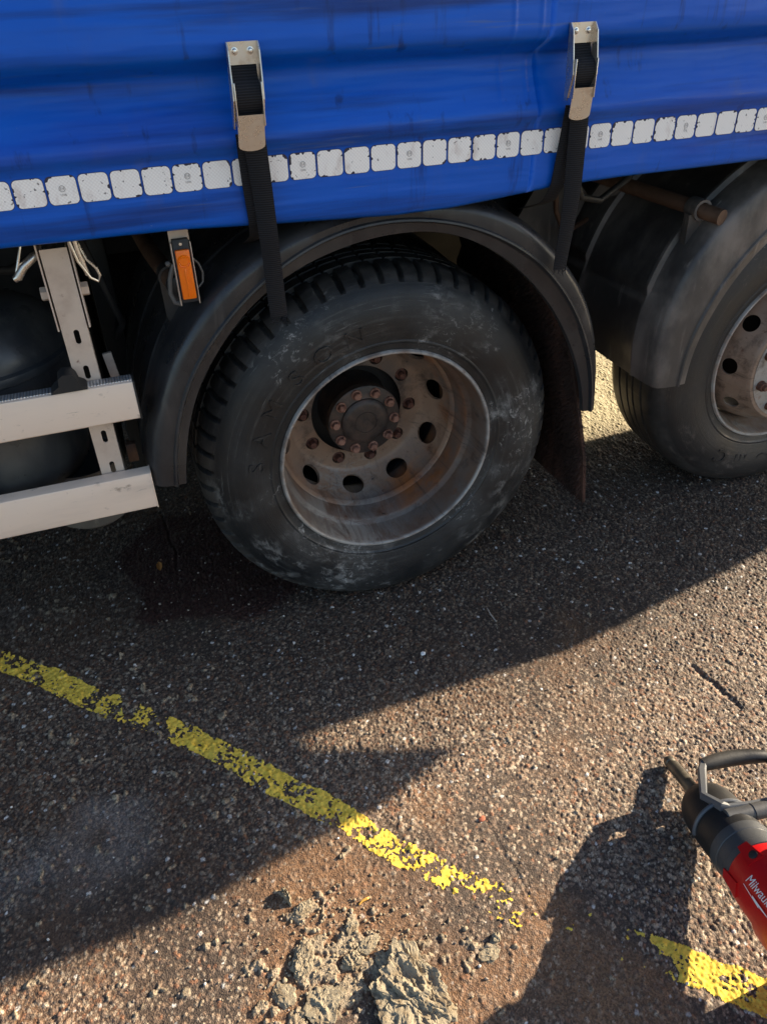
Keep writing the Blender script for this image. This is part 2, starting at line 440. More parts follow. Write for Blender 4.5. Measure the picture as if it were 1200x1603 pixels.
class B:
    def __init__(s):
        s.V = []; s.F = []; s.mi = []
    def add(s, V, F, mi=0):
        k = len(s.V)
        s.V += [tuple(v) for v in V]
        s.F += [tuple(i + k for i in f) for f in F]
        s.mi += [mi] * len(F)
        return s
    def box(s, a, b, bev=0.0, rot=None, piv=None, mi=0):
        bm = bmesh.new()
        bmesh.ops.create_cube(bm, size=1)
        a, b = Vector(a), Vector(b)
        for v in bm.verts:
            v.co = Vector(((a[i] + b[i]) / 2 + v.co[i] * (b[i] - a[i]) for i in range(3)))
        if bev:
            bmesh.ops.bevel(bm, geom=list(bm.edges), offset=bev, segments=2, profile=0.5, affect='EDGES')
        if rot is not None:
            p = Vector(piv) if piv is not None else (a + b) / 2
            for v in bm.verts:
                v.co = p + rot @ (v.co - p)
        bm.verts.index_update()
        s.add([v.co for v in bm.verts], [[v.index for v in f.verts] for f in bm.faces], mi)
        bm.free()
        return s
    def tube(s, pts, rad, n=12, caps=True, mi=0):
        pts = [Vector(p) for p in pts]
        if not isinstance(rad, (list, tuple)): rad = [rad] * len(pts)
        V = []; F = []
        tprev = None; ref = None
        for i, p in enumerate(pts):
            d = (pts[min(i + 1, len(pts) - 1)] - pts[max(i - 1, 0)]).normalized()
            if ref is None:
                ref = d.orthogonal().normalized()
            else:
                ref = (ref - d * ref.dot(d)).normalized()
            e = d.cross(ref)
            for k in range(n):
                a = 2 * math.pi * k / n
                V.append(p + (ref * math.cos(a) + e * math.sin(a)) * rad[i])
        for i in range(len(pts) - 1):
            for k in range(n):
                F.append((i * n + k, i * n + (k + 1) % n, (i + 1) * n + (k + 1) % n, (i + 1) * n + k))
        if caps:
            F.append(tuple(range(n))[::-1]); F.append(tuple((len(pts) - 1) * n + k for k in range(n)))
        return s.add(V, F, mi)
    def lathe(s, prof, n=96, axis='Y', closed=False, c=(0, 0, 0), mi=0):
        V = []; F = []
        for k in range(n):
            a = 2 * math.pi * k / n
            for r, h in prof:
                if axis == 'Y': V.append((c[0] + r * math.cos(a), c[1] + h, c[2] + r * math.sin(a)))
                else: V.append((c[0] + r * math.cos(a), c[1] + r * math.sin(a), c[2] + h))
        m = len(prof)
        for k in range(n):
            k2 = (k + 1) % n
            for i in range(m - 1 + (1 if closed else 0)):
                i2 = (i + 1) % m
                f = (k * m + i, k2 * m + i, k2 * m + i2, k * m + i2)
                F.append(f if axis == 'Y' else f[::-1])
        return s.add(V, F, mi)
    def prism(s, poly, origin, ex, ey, ez, depth, mi=0):
        """polygon in (ex,ey) extruded along ez"""
        o, ex, ey, ez = map(Vector, (origin, ex, ey, ez))
        n = len(poly)
        V = [o + ex * p[0] + ey * p[1] for p in poly] + [o + ex * p[0] + ey * p[1] + ez * depth for p in poly]
        F = [tuple(range(n))[::-1], tuple(range(n, 2 * n))] + [(i, (i + 1) % n, n + (i + 1) % n, n + i) for i in range(n)]
        return s.add(V, F, mi)
    def sphere(s, c, r, seg=12, rings=8, sc=(1, 1, 1), mi=0):
        bm = bmesh.new()
        bmesh.ops.create_uvsphere(bm, u_segments=seg, v_segments=rings, radius=r)
        bm.verts.index_update()
        s.add([(c[0] + v.co.x * sc[0], c[1] + v.co.y * sc[1], c[2] + v.co.z * sc[2]) for v in bm.verts],
              [[v.index for v in f.verts] for f in bm.faces], mi)
        bm.free()
        return s
    def mesh(s, name='m'):
        me = bpy.data.meshes.new(name)
        me.from_pydata(s.V, [], s.F)
        bm = bmesh.new(); bm.from_mesh(me)
        bmesh.ops.recalc_face_normals(bm, faces=bm.faces)
        bm.to_mesh(me); bm.free()
        if any(s.mi):
            me.polygons.foreach_set('material_index', s.mi)
        me.update()
        return me
    def obj(s, name, m, parent=None, loc=(0, 0, 0), smooth=40):
        return link(name, s.mesh(name), m, parent, loc, smooth)

def grid_mesh(name, P):
    """P: (nu, nv, 3) array -> quad mesh"""
    nu, nv = P.shape[:2]
    me = bpy.data.meshes.new(name)
    me.vertices.add(nu * nv)
    me.vertices.foreach_set('co', P.reshape(-1).astype(np.float32))
    i = np.arange(nu * nv).reshape(nu, nv)
    q = np.stack([i[:-1, :-1], i[1:, :-1], i[1:, 1:], i[:-1, 1:]], -1).reshape(-1, 4)
    me.loops.add(q.size); me.polygons.add(len(q))
    me.loops.foreach_set('vertex_index', q.reshape(-1).astype(np.int32))
    me.polygons.foreach_set('loop_start', np.arange(0, q.size, 4, dtype=np.int32))
    me.update(calc_edges=True)
    me.validate()
    return me, q

def cut(me, cutter):
    """boolean difference of two meshes"""
    a = bpy.data.objects.new('tmp_a', me); b = bpy.data.objects.new('tmp_b', cutter)
    C.objects.link(a); C.objects.link(b)
    md = a.modifiers.new('b', 'BOOLEAN'); md.object = b; md.operation = 'DIFFERENCE'; md.solver = 'EXACT'
    dg = bpy.context.evaluated_depsgraph_get()
    out = bpy.data.meshes.new_from_object(a.evaluated_get(dg), depsgraph=dg)
    bpy.data.objects.remove(a); bpy.data.objects.remove(b)
    return out

def text_mesh(s, size=1.0, extrude=0.0, shear=0.0):
    cu_ = bpy.data.curves.new('txt', 'FONT')
    cu_.body = s; cu_.size = size; cu_.extrude = extrude; cu_.align_x = 'CENTER'; cu_.align_y = 'CENTER'
    cu_.resolution_u = 3; cu_.shear = shear
    o = bpy.data.objects.new('txt', cu_); C.objects.link(o)
    dg = bpy.context.evaluated_depsgraph_get()
    me = bpy.data.meshes.new_from_object(o.evaluated_get(dg), depsgraph=dg)
    V = [v.co.copy() for v in me.vertices]; F = [tuple(p.vertices) for p in me.polygons]
    bpy.data.objects.remove(o); bpy.data.meshes.remove(me)
    return V, F

# ------------------------------------------------------------------ value noise (numpy)
def vnoise(x, y, seed):
    xi = np.floor(x).astype(np.int64); yi = np.floor(y).astype(np.int64)
    fx = x - xi; fy = y - yi
    fx = fx * fx * (3 - 2 * fx); fy = fy * fy * (3 - 2 * fy)
    def h(a, b):
        v = (a * 374761393 + b * 668265263 + seed * 1274126177) & 0xFFFFFFFF
        v = ((v ^ (v >> 13)) * 1274126177) & 0xFFFFFFFF
        return ((v ^ (v >> 16)) & 0xFFFF) / 65535.0
    return (h(xi, yi) * (1 - fx) * (1 - fy) + h(xi + 1, yi) * fx * (1 - fy)
            + h(xi, yi + 1) * (1 - fx) * fy + h(xi + 1, yi + 1) * fx * fy)
def fbm(x, y, seed, o=4):
    s = 0; a = 0.5; t_ = 0
    for i in range(o):
        s = s + a * vnoise(x, y, seed + i * 17); t_ += a
        x = x * 2.03 + 3.1; y = y * 2.03 + 1.7; a *= 0.5
    return s / t_
def hash2(a, b, k):
    v = (a * 73856093 ^ b * 19349663 ^ (k * 83492791)) & 0xFFFFFFFF
    v = ((v ^ (v >> 15)) * 2246822519) & 0xFFFFFFFF
    v = ((v ^ (v >> 13)) * 3266489917) & 0xFFFFFFFF
    return ((v ^ (v >> 16)) & 0xFFFFF) / float(0xFFFFF)
def smooth(a, lo, hi):
    u = np.clip((a - lo) / (hi - lo), 0, 1)
    return u * u * (3 - 2 * u)
def seg_dist(x, y, pts):
    d = np.full(x.shape, 9.0)
    for (x0, y0), (x1, y1) in zip(pts[:-1], pts[1:]):
        vx, vy = x1 - x0, y1 - y0
        u = np.clip(((x - x0) * vx + (y - y0) * vy) / (vx * vx + vy * vy), 0, 1)
        d = np.minimum(d, np.hypot(x - x0 - u * vx, y - y0 - u * vy))
    return d

# ------------------------------------------------------------------ ground
GS = 0.0024
gx = np.arange(-1.46, 1.95, GS)
gy = np.concatenate([np.arange(-1.62, 0.10, GS), np.arange(0.10, 1.75, 0.0055)])
X, Y = np.meshgrid(gx, gy, indexing='ij')
CELL = 0.0066
pebH = np.zeros_like(X) - 1.0
pebId = np.zeros(X.shape + (2,), dtype=np.int64)
ci = np.floor(X / CELL).astype(np.int64); cj = np.floor(Y / CELL).astype(np.int64)
film = smooth(fbm(X * 3.2, Y * 3.2, 5) + 0.55 * np.exp(-(((X + 0.5) / 0.55) ** 2 + ((Y + 0.98) / 0.32) ** 2)) - 0.10 * smooth(X, 0.1, 0.6), 0.44, 0.76)
for di in (-1, 0, 1):
    for dj in (-1, 0, 1):
        a = ci + di; b = cj + dj
        px = (a + 0.15 + 0.7 * hash2(a, b, 1)) * CELL; py = (b + 0.15 + 0.7 * hash2(a, b, 2)) * CELL
        h1 = hash2(a, b, 3)
        rad = CELL * (0.36 + 0.66 * h1 * h1)
        th = hash2(a, b, 4) * 3.1416; asp = 0.68 + 0.32 * hash2(a, b, 5)
        dx = X - px; dy = Y - py
        u = (dx * np.cos(th) + dy * np.sin(th)) / rad; v = (-dx * np.sin(th) + dy * np.cos(th)) / (rad * asp)
        q = np.clip(1 - np.maximum(u * u + v * v, 1.25 * np.maximum(np.abs(u), np.abs(v)) ** 2.6), 0, None) ** 0.5
        top = 0.0031 * (0.25 + 0.75 * hash2(a, b, 6)) * (0.6 + 0.8 * h1)
        hh = q * top + np.where(q > 0, 0.0006 * (hash2(a, b, 7) - 0.3), 0) - (q <= 0) * 1.0
        m_ = hh > pebH
        pebH = np.where(m_, hh, pebH)
        pebId[..., 0] = np.where(m_, a, pebId[..., 0]); pebId[..., 1] = np.where(m_, b, pebId[..., 1])
matrix = 0.0004 * (fbm(X * 260, Y * 260, 9, 2) - 0.5) + film * 0.0017
isP = pebH > matrix
H = np.maximum(pebH, matrix)
H += 0.006 * (fbm(X * 6, Y * 6, 21, 3) - 0.5) + 0.0030 * (fbm(X * 34, Y * 34, 33, 3) - 0.5)
crackA = [(0.651, -0.592), (0.661, -0.645), (0.671, -0.707), (0.673, -0.753)]
crackB = [(-0.072, -0.78), (-0.075, -0.895), (-0.07, -1.0), (-0.06, -1.06)]
crackC = [(-1.25, 0.655), (-1.15, 0.647), (-1.03, 0.636), (-0.93, 0.633), (-0.75, 0.67), (-0.62, 0.70)]
crackD = [(-0.62, 0.70), (-0.60, 0.45), (-0.61, 0.36)]
jx = X + 0.02 * (fbm(X * 14, Y * 14, 51) - 0.5); jy = Y + 0.02 * (fbm(X * 14, Y * 14, 52) - 0.5)
for pts_, w_, d_ in ((crackA, 0.011, 0.006), (crackB, 0.007, 0.0014), (crackC, 0.008, 0.006), (crackD, 0.006, 0.005)):
    dd = seg_dist(jx, jy, pts_)
    H -= d_ * np.clip(1 - (dd / w_) ** 2, 0, 1)
# little clods and crumbs of clay trodden into the surface
clayF = np.exp(-(((X + 0.50) / 0.13) ** 2 + ((Y + 0.99) / 0.10) ** 2)) + 0.5 * np.exp(-(((X + 0.19) / 0.035) ** 2 + ((Y + 1.06) / 0.025) ** 2)) + 0.6 * np.exp(-(((X + 0.53) / 0.05) ** 2 + ((Y + 0.84) / 0.05) ** 2))
cl = smooth(fbm(X * 42, Y * 42, 77, 4) + 0.30 * clayF - 0.09 * smooth(X + 0.5 * Y, -0.75, -0.55), 0.71, 0.81)
H += cl * (0.002 + 0.005 * fbm(X * 110, Y * 110, 78, 3))
wedge = np.minimum(0.22 + (Y + 1.35) * 0.894 + 0.42 - X, (Y + 0.86 + (X + 1.1) * 0.371) + 0.30)
edge = smooth(np.minimum(np.minimum(np.minimum(X - gx[0], gx[-1] - X), np.minimum(Y - gy[0], gy[-1] - Y)), wedge), 0.0, 0.12)
H = H * edge
zG = (np.stack([X, Y, H], -1))
keep = np.ones((len(gx) - 1, len(gy) - 1), bool)
keep &= wedge[:-1, :-1] > 0
me, gq = grid_mesh('ground', zG)
me2 = bpy.data.meshes.new('ground')
kq = gq.reshape(len(gx) - 1, len(gy) - 1, 4)[keep]
kuv, kinv = np.unique(kq.reshape(-1), return_inverse=True)
me2.vertices.add(len(kuv)); me2.vertices.foreach_set('co', zG.reshape(-1, 3)[kuv].reshape(-1).astype(np.float32))
me2.loops.add(kinv.size); me2.polygons.add(len(kq))
me2.loops.foreach_set('vertex_index', kinv.reshape(-1).astype(np.int32))
me2.polygons.foreach_set('loop_start', np.arange(0, kinv.size, 4, dtype=np.int32))
me2.update(calc_edges=True); me2.validate()
bpy.data.meshes.remove(me); me = me2
# colours of stones, matrix, mud film, dust and oil, with painted shade and sun
pa, pb = pebId[..., 0], pebId[..., 1]
hc = hash2(pa, pb, 8); hd = hash2(pa, pb, 9)[..., None]
pal = np.array([[0.155, 0.120, 0.094], [0.215, 0.168, 0.124], [0.105, 0.083, 0.070], [0.27, 0.218, 0.165], [0.165, 0.093, 0.060], [0.062, 0.053, 0.048], [0.50, 0.47, 0.43]])
idx = np.searchsorted(np.array([0.30, 0.52, 0.74, 0.84, 0.93, 0.986]), hc)
pal[:6] *= np.array([1.28, 1.10, 0.93])
pal[3] = [0.375, 0.30, 0.22]; pal[1] = [0.275, 0.207, 0.145]
pc = pal[idx] * (0.75 + 0.5 * hd)
mcol = np.array([0.072, 0.050, 0.036]); fcol = np.array([0.175, 0.094, 0.048])
orange = smooth(fbm(X * 4.3 + 9, Y * 4.3, 41) - 0.16 * smooth(X, 0.0, 0.5) + 0.22 * np.exp(-(((X + 0.45) / 0.6) ** 2 + ((Y + 0.98) / 0.28) ** 2)) + 0.16 * np.exp(-((X - 0.45) / 0.25) ** 2 - ((Y + 0.42) / 0.08) ** 2), 0.50, 0.80)[..., None]
mcol = mcol * (1 - orange) + fcol * orange
col = np.where(isP[..., None], pc * (1 - 0.55 * orange * film[..., None]) + 0.55 * orange * film[..., None] * fcol, mcol)
# darker tarry-brown tone painted into the ground over the lorry's shade
shade_tone = (smooth(Y + 0.10 * (fbm(X * 3, Y * 3, 61) - 0.5) + 0.32 * X * (X < 0), -0.78, -0.22) * 0.72)[..., None]
shade_tone = np.maximum(shade_tone, 0.55 * smooth(-X + 0.25 * (fbm(X * 3, Y * 3, 66) - 0.5), 0.45, 0.85)[..., None] * smooth(Y, -0.86, -0.74)[..., None])
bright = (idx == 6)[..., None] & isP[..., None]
col = np.where(bright, col, col * (1 - shade_tone) + shade_tone * (col * 0.20 + np.array([0.0105, 0.0068, 0.0058])))
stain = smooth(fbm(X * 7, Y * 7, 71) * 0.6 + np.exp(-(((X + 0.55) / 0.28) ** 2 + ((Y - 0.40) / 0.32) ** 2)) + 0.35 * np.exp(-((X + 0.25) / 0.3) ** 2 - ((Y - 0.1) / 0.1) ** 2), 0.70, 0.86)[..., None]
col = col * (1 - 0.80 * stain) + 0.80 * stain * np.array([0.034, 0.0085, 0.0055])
col = col * (0.72 + 0.56 * fbm(X * 1.9 + 3, Y * 1.9, 131, 4))[..., None]
dustm = smooth(np.exp(-(((X + 0.95) / 0.26) ** 2 + ((Y + 0.55) / 0.15) ** 2)) * (0.3 + 1.2 * fbm(X * 11, Y * 11, 81, 5)) + 0.5 * np.exp(-(((X + 1.1) / 0.16) ** 2 + ((Y - 0.3) / 0.2) ** 2)), 0.30, 1.2)[..., None]
col = col * (1 - 0.5 * dustm) + 0.5 * dustm * np.array([0.30, 0.27, 0.25])
col = np.where(cl[..., None] > 0.3, np.array([0.27, 0.21, 0.14]) * (0.8 + 0.4 * fbm(X * 60, Y * 60, 79)[..., None]), col)
pale = (0.75 * smooth(Y, 0.42, 0.75) * smooth(X, 0.65, 0.95))[..., None]  # sunlit patch under the lorry painted paler into the ground colour
col = col * (1 - pale) + pale * np.array([0.62, 0.55, 0.36])
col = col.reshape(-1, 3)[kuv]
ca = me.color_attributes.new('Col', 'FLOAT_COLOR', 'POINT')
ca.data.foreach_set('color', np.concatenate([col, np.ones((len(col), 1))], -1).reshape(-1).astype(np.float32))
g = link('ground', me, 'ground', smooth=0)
me.polygons.foreach_set('use_smooth', [True] * len(me.polygons))
tag(g, 'worn exposed aggregate yard surface of brown and grey pebbles', kind='structure')
# the yard beyond, a frame round the detailed patch out to the horizon
x0, x1, y0, y1 = gx[0], gx[-1], gy[0], gy[-1]
b = B(); FAR = 900
rings = [0, 3, 12, 60, FAR]
for k in range(len(rings) - 1):
    a0, a1 = rings[k], rings[k + 1]
    o_ = [(x0 - a1, y0 - a1, 0), (x1 + a1, y0 - a1, 0), (x1 + a1, y1 + a1, 0), (x0 - a1, y1 + a1, 0)]
    i_ = [(x0 - a0, y0 - a0, 0), (x1 + a0, y0 - a0, 0), (x1 + a0, y1 + a0, 0), (x0 - a0, y1 + a0, 0)]
    for j in range(4):
        b.add([o_[j], o_[(j + 1) % 4], i_[(j + 1) % 4], i_[j]], [(0, 1, 2, 3)])
b.add([(x0, y0, -.006), (x1, y0, -.006), (x1, y1, -.006), (x0, y1, -.006)], [(0, 1, 2, 3)])
tag(b.obj('yard', 'far', smooth=0), 'plain asphalt yard stretching away round the lorry', kind='structure')

def ground_z(x, y):
    i = int(round((x - gx[0]) / GS)); i = min(max(i, 0), len(gx) - 1)
    j = int(np.searchsorted(gy, y)); j = min(max(j, 0), len(gy) - 1)
    return float(H[max(i - 2, 0):i + 3, max(j - 2, 0):j + 3].mean())

# yellow line: pieces of the ground's own relief, lifted, where the paint has survived
lp0 = np.array([-1.20, 0.205]); lp1 = np.array([0.42, -1.47])
ld = (lp1 - lp0) / np.linalg.norm(lp1 - lp0)
LX = [-1.6, -1.133, -0.90, -0.67, -0.523, -0.39, -0.305, -0.237, -0.139, 0.02, 0.185, 0.60]
LY = [0.62, 0.135, -0.105, -0.330, -0.508, -0.660, -0.780, -0.860, -0.975, -1.105, -1.250, -1.65]
ss = (Y - np.interp(X, LX, LY)) * 0.69
ss = ss + 0.016 * (fbm(X * 9, Y * 9, 91) - 0.5) + 0.012 * (fbm(X * 60, Y * 60, 92) - 0.5)
cov = np.interp(X, [-1.3, -0.90, -0.84, -0.73, -0.69, -0.50, -0.33, -0.28, -0.20, -0.13, -0.08, 0.09, 0.13, 0.5],
                [0.72, 0.66, 0.40, 0.40, 0.60, 0.58, 0.64, 0.55, 0.46, 0.40, 0.10, 0.20, 0.72, 0.8])
pn = 0.56 * fbm(X * 30, Y * 30, 95, 5) + 0.44 * fbm(X * 170, Y * 170, 96, 2)
pn = (pn - 0.5) * 1.9 + 0.5 + 0.16 * np.where(isP, 0.3 - 1.2 * np.clip(pebH / 0.0036, 0, 1), 0.55)
pm = (np.abs(ss) < 0.034) & (pn < cov + 0.02) & (pn < cov + 0.25 - np.abs(ss) * 6.5)
fsel = (pm[:-1, :-1].astype(int) + pm[1:, :-1] + pm[1:, 1:] + pm[:-1, 1:]) >= 3
fq = gq.reshape(len(gx) - 1, len(gy) - 1, 4)[fsel & keep]
uv, inv = np.unique(fq.reshape(-1), return_inverse=True)
pv = zG.reshape(-1, 3)[uv].copy(); pv[:, 2] += 0.0007
pme = bpy.data.meshes.new('yellow_line')
pme.vertices.add(len(pv)); pme.vertices.foreach_set('co', pv.reshape(-1).astype(np.float32))
pme.loops.add(inv.size); pme.polygons.add(len(fq))
pme.loops.foreach_set('vertex_index', inv.astype(np.int32))
pme.polygons.foreach_set('loop_start', np.arange(0, inv.size, 4, dtype=np.int32))
pme.update(calc_edges=True); pme.validate()
yl = link('yellow_line', pme, 'yellow', smooth=0)
pme.polygons.foreach_set('use_smooth', [True] * len(pme.polygons))
tag(yl, 'worn broken yellow painted line running across the yard surface', kind='structure')

# loose grit
def ico(sub=1):
    bm = bmesh.new(); bmesh.ops.create_icosphere(bm, subdivisions=sub, radius=1)
    bm.verts.index_update()
    V = np.array([v.co[:] for v in bm.verts]); F = np.array([[v.index for v in f.verts] for f in bm.faces]); bm.free()
    return V, F
iV, iF = ico(1)
NG = 1900
allV = []; allF = []; allC = []
for k in range(NG):
    x = RNG.uniform(-1.3, 1.5); y = RNG.uniform(-1.5, 0.5)
    heap = RNG.random() < 0.24
    if heap: x = RNG.normal(-0.47, 0.12); y = RNG.normal(-0.98, 0.075)
    r = (0.0016 + 0.0030 * RNG.random() ** 3) * (1.2 if heap else 1.0)
    s_ = RNG.uniform(0.6, 1.2, 3); s_[2] *= 0.7
    V = iV * s_ * r * RNG.uniform(0.85, 1.15, (len(iV), 1))
    a = RNG.uniform(0, 6.28); ca_, sa_ = math.cos(a), math.sin(a)
    V = np.c_[V[:, 0] * ca_ - V[:, 1] * sa_, V[:, 0] * sa_ + V[:, 1] * ca_, V[:, 2]] + [x, y, ground_z(x, y) + r * 0.45]
    allF.append(iF + len(iV) * k); allV.append(V)
    c_ = [(0.60, 0.57, 0.53), (0.30, 0.25, 0.20), (0.16, 0.13, 0.11), (0.38, 0.32, 0.24), (0.26, 0.14, 0.09)][RNG.choice(5, p=[0.10, 0.32, 0.26, 0.2, 0.12])]
    if heap: c_ = (0.28, 0.225, 0.15)
    allC.append(np.tile(np.array([*c_, 1.0]) * [*([RNG.uniform(0.8, 1.15)] * 3), 1], (len(iV), 1)))
gm = bpy.data.meshes.new('loose_grit')
gm.from_pydata(np.concatenate(allV).tolist(), [], np.concatenate(allF).tolist())
ca = gm.color_attributes.new('Col', 'FLOAT_COLOR', 'POINT')
ca.data.foreach_set('color', np.concatenate(allC).reshape(-1).astype(np.float32))
tag(link('loose_grit', gm, 'stone', smooth=60), 'loose grit and crumbs scattered over the yard', kind='stuff')

# ------------------------------------------------------------------ the lorry
truck = tag(empty('lorry', (0, 0, 0)), 'blue curtain-sided lorry with black mudguards, two rear wheels and aluminium side rails', 'lorry')

# --- blue side curtain
PZ = [(1.168, -.1270), (1.172, -.1330), (1.180, -.1370), (1.200, -.1400), (1.222, -.1405), (1.236, -.1405), (1.292, -.1405), (1.300, -.1445),
      (1.311, -.1525), (1.321, -.1550), (1.332, -.1520), (1.345, -.1430), (1.362, -.1335), (1.382, -.1220), (1.402, -.1140),
      (1.416, -.1110), (1.427, -.1150), (1.436, -.1320), (1.446, -.1550), (1.456, -.1660), (1.470, -.1700), (1.50, -.1690), (1.56, -.1600), (1.65, -.155), (1.8, -.150), (2.2, -.146), (3.0, -.143), (3.78, -.140)]
pzz = np.array([p[0] for p in PZ]); pzy = np.array([p[1] for p in PZ])
def hem(x):      # height of the curtain's lower hem
    return np.interp(x, [-3, -0.8, -0.45, -0.2, -0.02, 0.10, 0.22, 0.35, 0.5, 0.8, 1.2, 4], [1.178, 1.177, 1.172, 1.158, 1.149, 1.150, 1.158, 1.170, 1.173, 1.173, 1.172, 1.172])
def ycurt(x, z):
    x = np.asarray(x, float); z = np.asarray(z, float)
    y = np.interp(z, pzz, pzy)
    amp = np.interp(z, [1.17, 1.23, 1.25, 1.285, 1.30, 1.34, 1.45, 1.7, 3.8], [0.006, 0.002, 0.0012, 0.0012, 0.002, 0.006, 0.007, 0.012, 0.004])
    y = y + amp * 2 * (vnoise(x * 2.6 + 40, z * 2.2, 301) - 0.5) + amp * 0.7 * (vnoise(x * 9 + 7, z * 5, 302) - 0.5)
    # weld seams that run down the sheet
    for sx in (0.205, 0.262):
        y = y - 0.0022 * np.exp(-((x - sx + 0.05 * np.clip(1.42 - z, 0, 0.07)) / 0.004) ** 2) * smooth(z, 1.335, 1.36)
    return y
cx_ = np.unique(np.concatenate([np.arange(-3.0, -1.0, 0.05), np.arange(-1.0, 0.19, 0.014), np.arange(0.19, 0.28, 0.0025), np.arange(0.28, 1.0, 0.014), np.arange(1.0, 3.63, 0.05)]))
zz = np.unique(np.concatenate([np.linspace(1.168, 1.19, 6), np.linspace(1.19, 1.48, 48), np.linspace(1.48, 1.8, 12), np.linspace(1.8, 3.78, 20)]))
XX, ZZ = np.meshgrid(cx_, zz, indexing='ij')
YY = ycurt(XX, ZZ)
low = np.clip((1.235 - ZZ) / (1.235 - 1.168), 0, 1)
ZR = ZZ + low * (hem(XX) - 1.168)
Pf = np.stack([XX, YY, ZR], -1)
back = Pf[:, :1].copy(); back[..., 1] += 0.006; back[..., 2] += 0.002
back2 = Pf[:, 2:3].copy(); back2[..., 1] += 0.008; back2[..., 2] += 0.06
Pc = np.concatenate([back2, back, Pf], 1)
me, _ = grid_mesh('curtain', Pc)
curtain = link('curtain', me, 'blue', truck, smooth=0)
me.polygons.foreach_set('use_smooth', [True] * len(me.polygons))
curtain['label'] = 'blue vinyl side curtain'

# --- white retro-reflective tape patches, and the dark printed mark on some of them
x0t, pitch, ztape = -0.7307, 0.05451, 1.2655
for i in range(-6, 32):
    cx0 = x0t + pitch * (i + 0.5)
    rg = random.Random(100 + i)
    hw, hh, rc = 0.0250, 0.0232, 0.0085
    ol = []
    for (sx, sz, a0) in ((1, 1, 0), (-1, 1, 90), (-1, -1, 180), (1, -1, 270)):
        for k in range(5):
            a = R(a0 + k * 22.5)
            ol.append((sx * (hw - rc) + rc * math.cos(a), sz * (hh - rc) + rc * math.sin(a)))
    # dense outline with picked-off teeth along the edges
    den = []
    for k in range(len(ol)):
        p, q = ol[k], ol[(k + 1) % len(ol)]
        n_ = max(1, int(math.hypot(q[0] - p[0], q[1] - p[1]) / 0.0022))
        for j in range(n_):
            den.append((p[0] + (q[0] - p[0]) * j / n_, p[1] + (q[1] - p[1]) * j / n_))
    teeth = []
    wear = rg.choice([0.15, 0.3, 0.5, 0.22])
    on = 0
    for (px, pz) in den:
        top_ = 1.7 if pz > 0.012 else (1.2 if abs(px) > 0.018 else 0.5)
        if on <= 0 and rg.random() < wear * 0.22 * top_: on = rg.choice([1, 1, 2, 3]); dep = rg.uniform(0.05, 0.17)
        f = 1 - dep if on > 0 else 1.0
        on -= 1
        teeth.append((px * f, pz * f))
    def place(poly, off):
        xs = np.array([cx0 + p[0] for p in poly]); zs = np.array([ztape + p[1] for p in poly])
        return [(x, float(ycurt(x, z)) - off, z) for x, z in zip(xs, zs)]
    def plate(bb, poly, off, th, mi=0):
        o_ = place(poly, off + th); ctr = place([(0, 0)], off + th)[0]; n_ = len(o_)
        i_ = place([(p[0] * 0.5, p[1] * 0.5) for p in poly], off + th)
        k_ = place(poly, off - 0.001)
        bb.add(o_ + i_ + [ctr] + k_, [(a, (a + 1) % n_, n_ + (a + 1) % n_, n_ + a) for a in range(n_)]
               + [(n_ + a, n_ + (a + 1) % n_, 2 * n_) for a in range(n_)]
               + [((a + 1) % n_, a, 2 * n_ + 1 + a, 2 * n_ + 1 + (a + 1) % n_) for a in range(n_)], mi)
    bb = B()
    plate(bb, [(p[0] * 1.035, p[1] * 1.035) for p in den], 0.0006, 0.0003, 1)
    plate(bb, teeth, 0.0010, 0.0005, 0)
    if i % 4 == 1:      # type-approval mark: an E in a ring, with numbers under it
        zs_ = 0.0022
        ring = []
        for k in range(20):
            a = 2 * math.pi * k / 20
            ring.append((0.0055 * math.cos(a), 0.003 + 0.0055 * math.sin(a)))
        ring2 = [(p[0] * 0.82, 0.003 + (p[1] - 0.003) * 0.82) for p in ring]
        pl = place(ring + ring2, zs_)
        bb.add(pl, [(a, (a + 1) % 20, 20 + (a + 1) % 20, 20 + a) for a in range(20)], 2)
        for s_, sz_, px_, pz_ in (('E4', 0.0075, 0, 0.003), ('104R', 0.0055, 0.0, -0.0075)):
            V, F = text_mesh(s_, sz_)
            bb.add(place([(v.x + px_, v.y + pz_) for v in V], zs_), F, 2)
    o = bb.obj('reflector_patch', ['tape', 'tape_dark', 'print'], curtain, smooth=30)

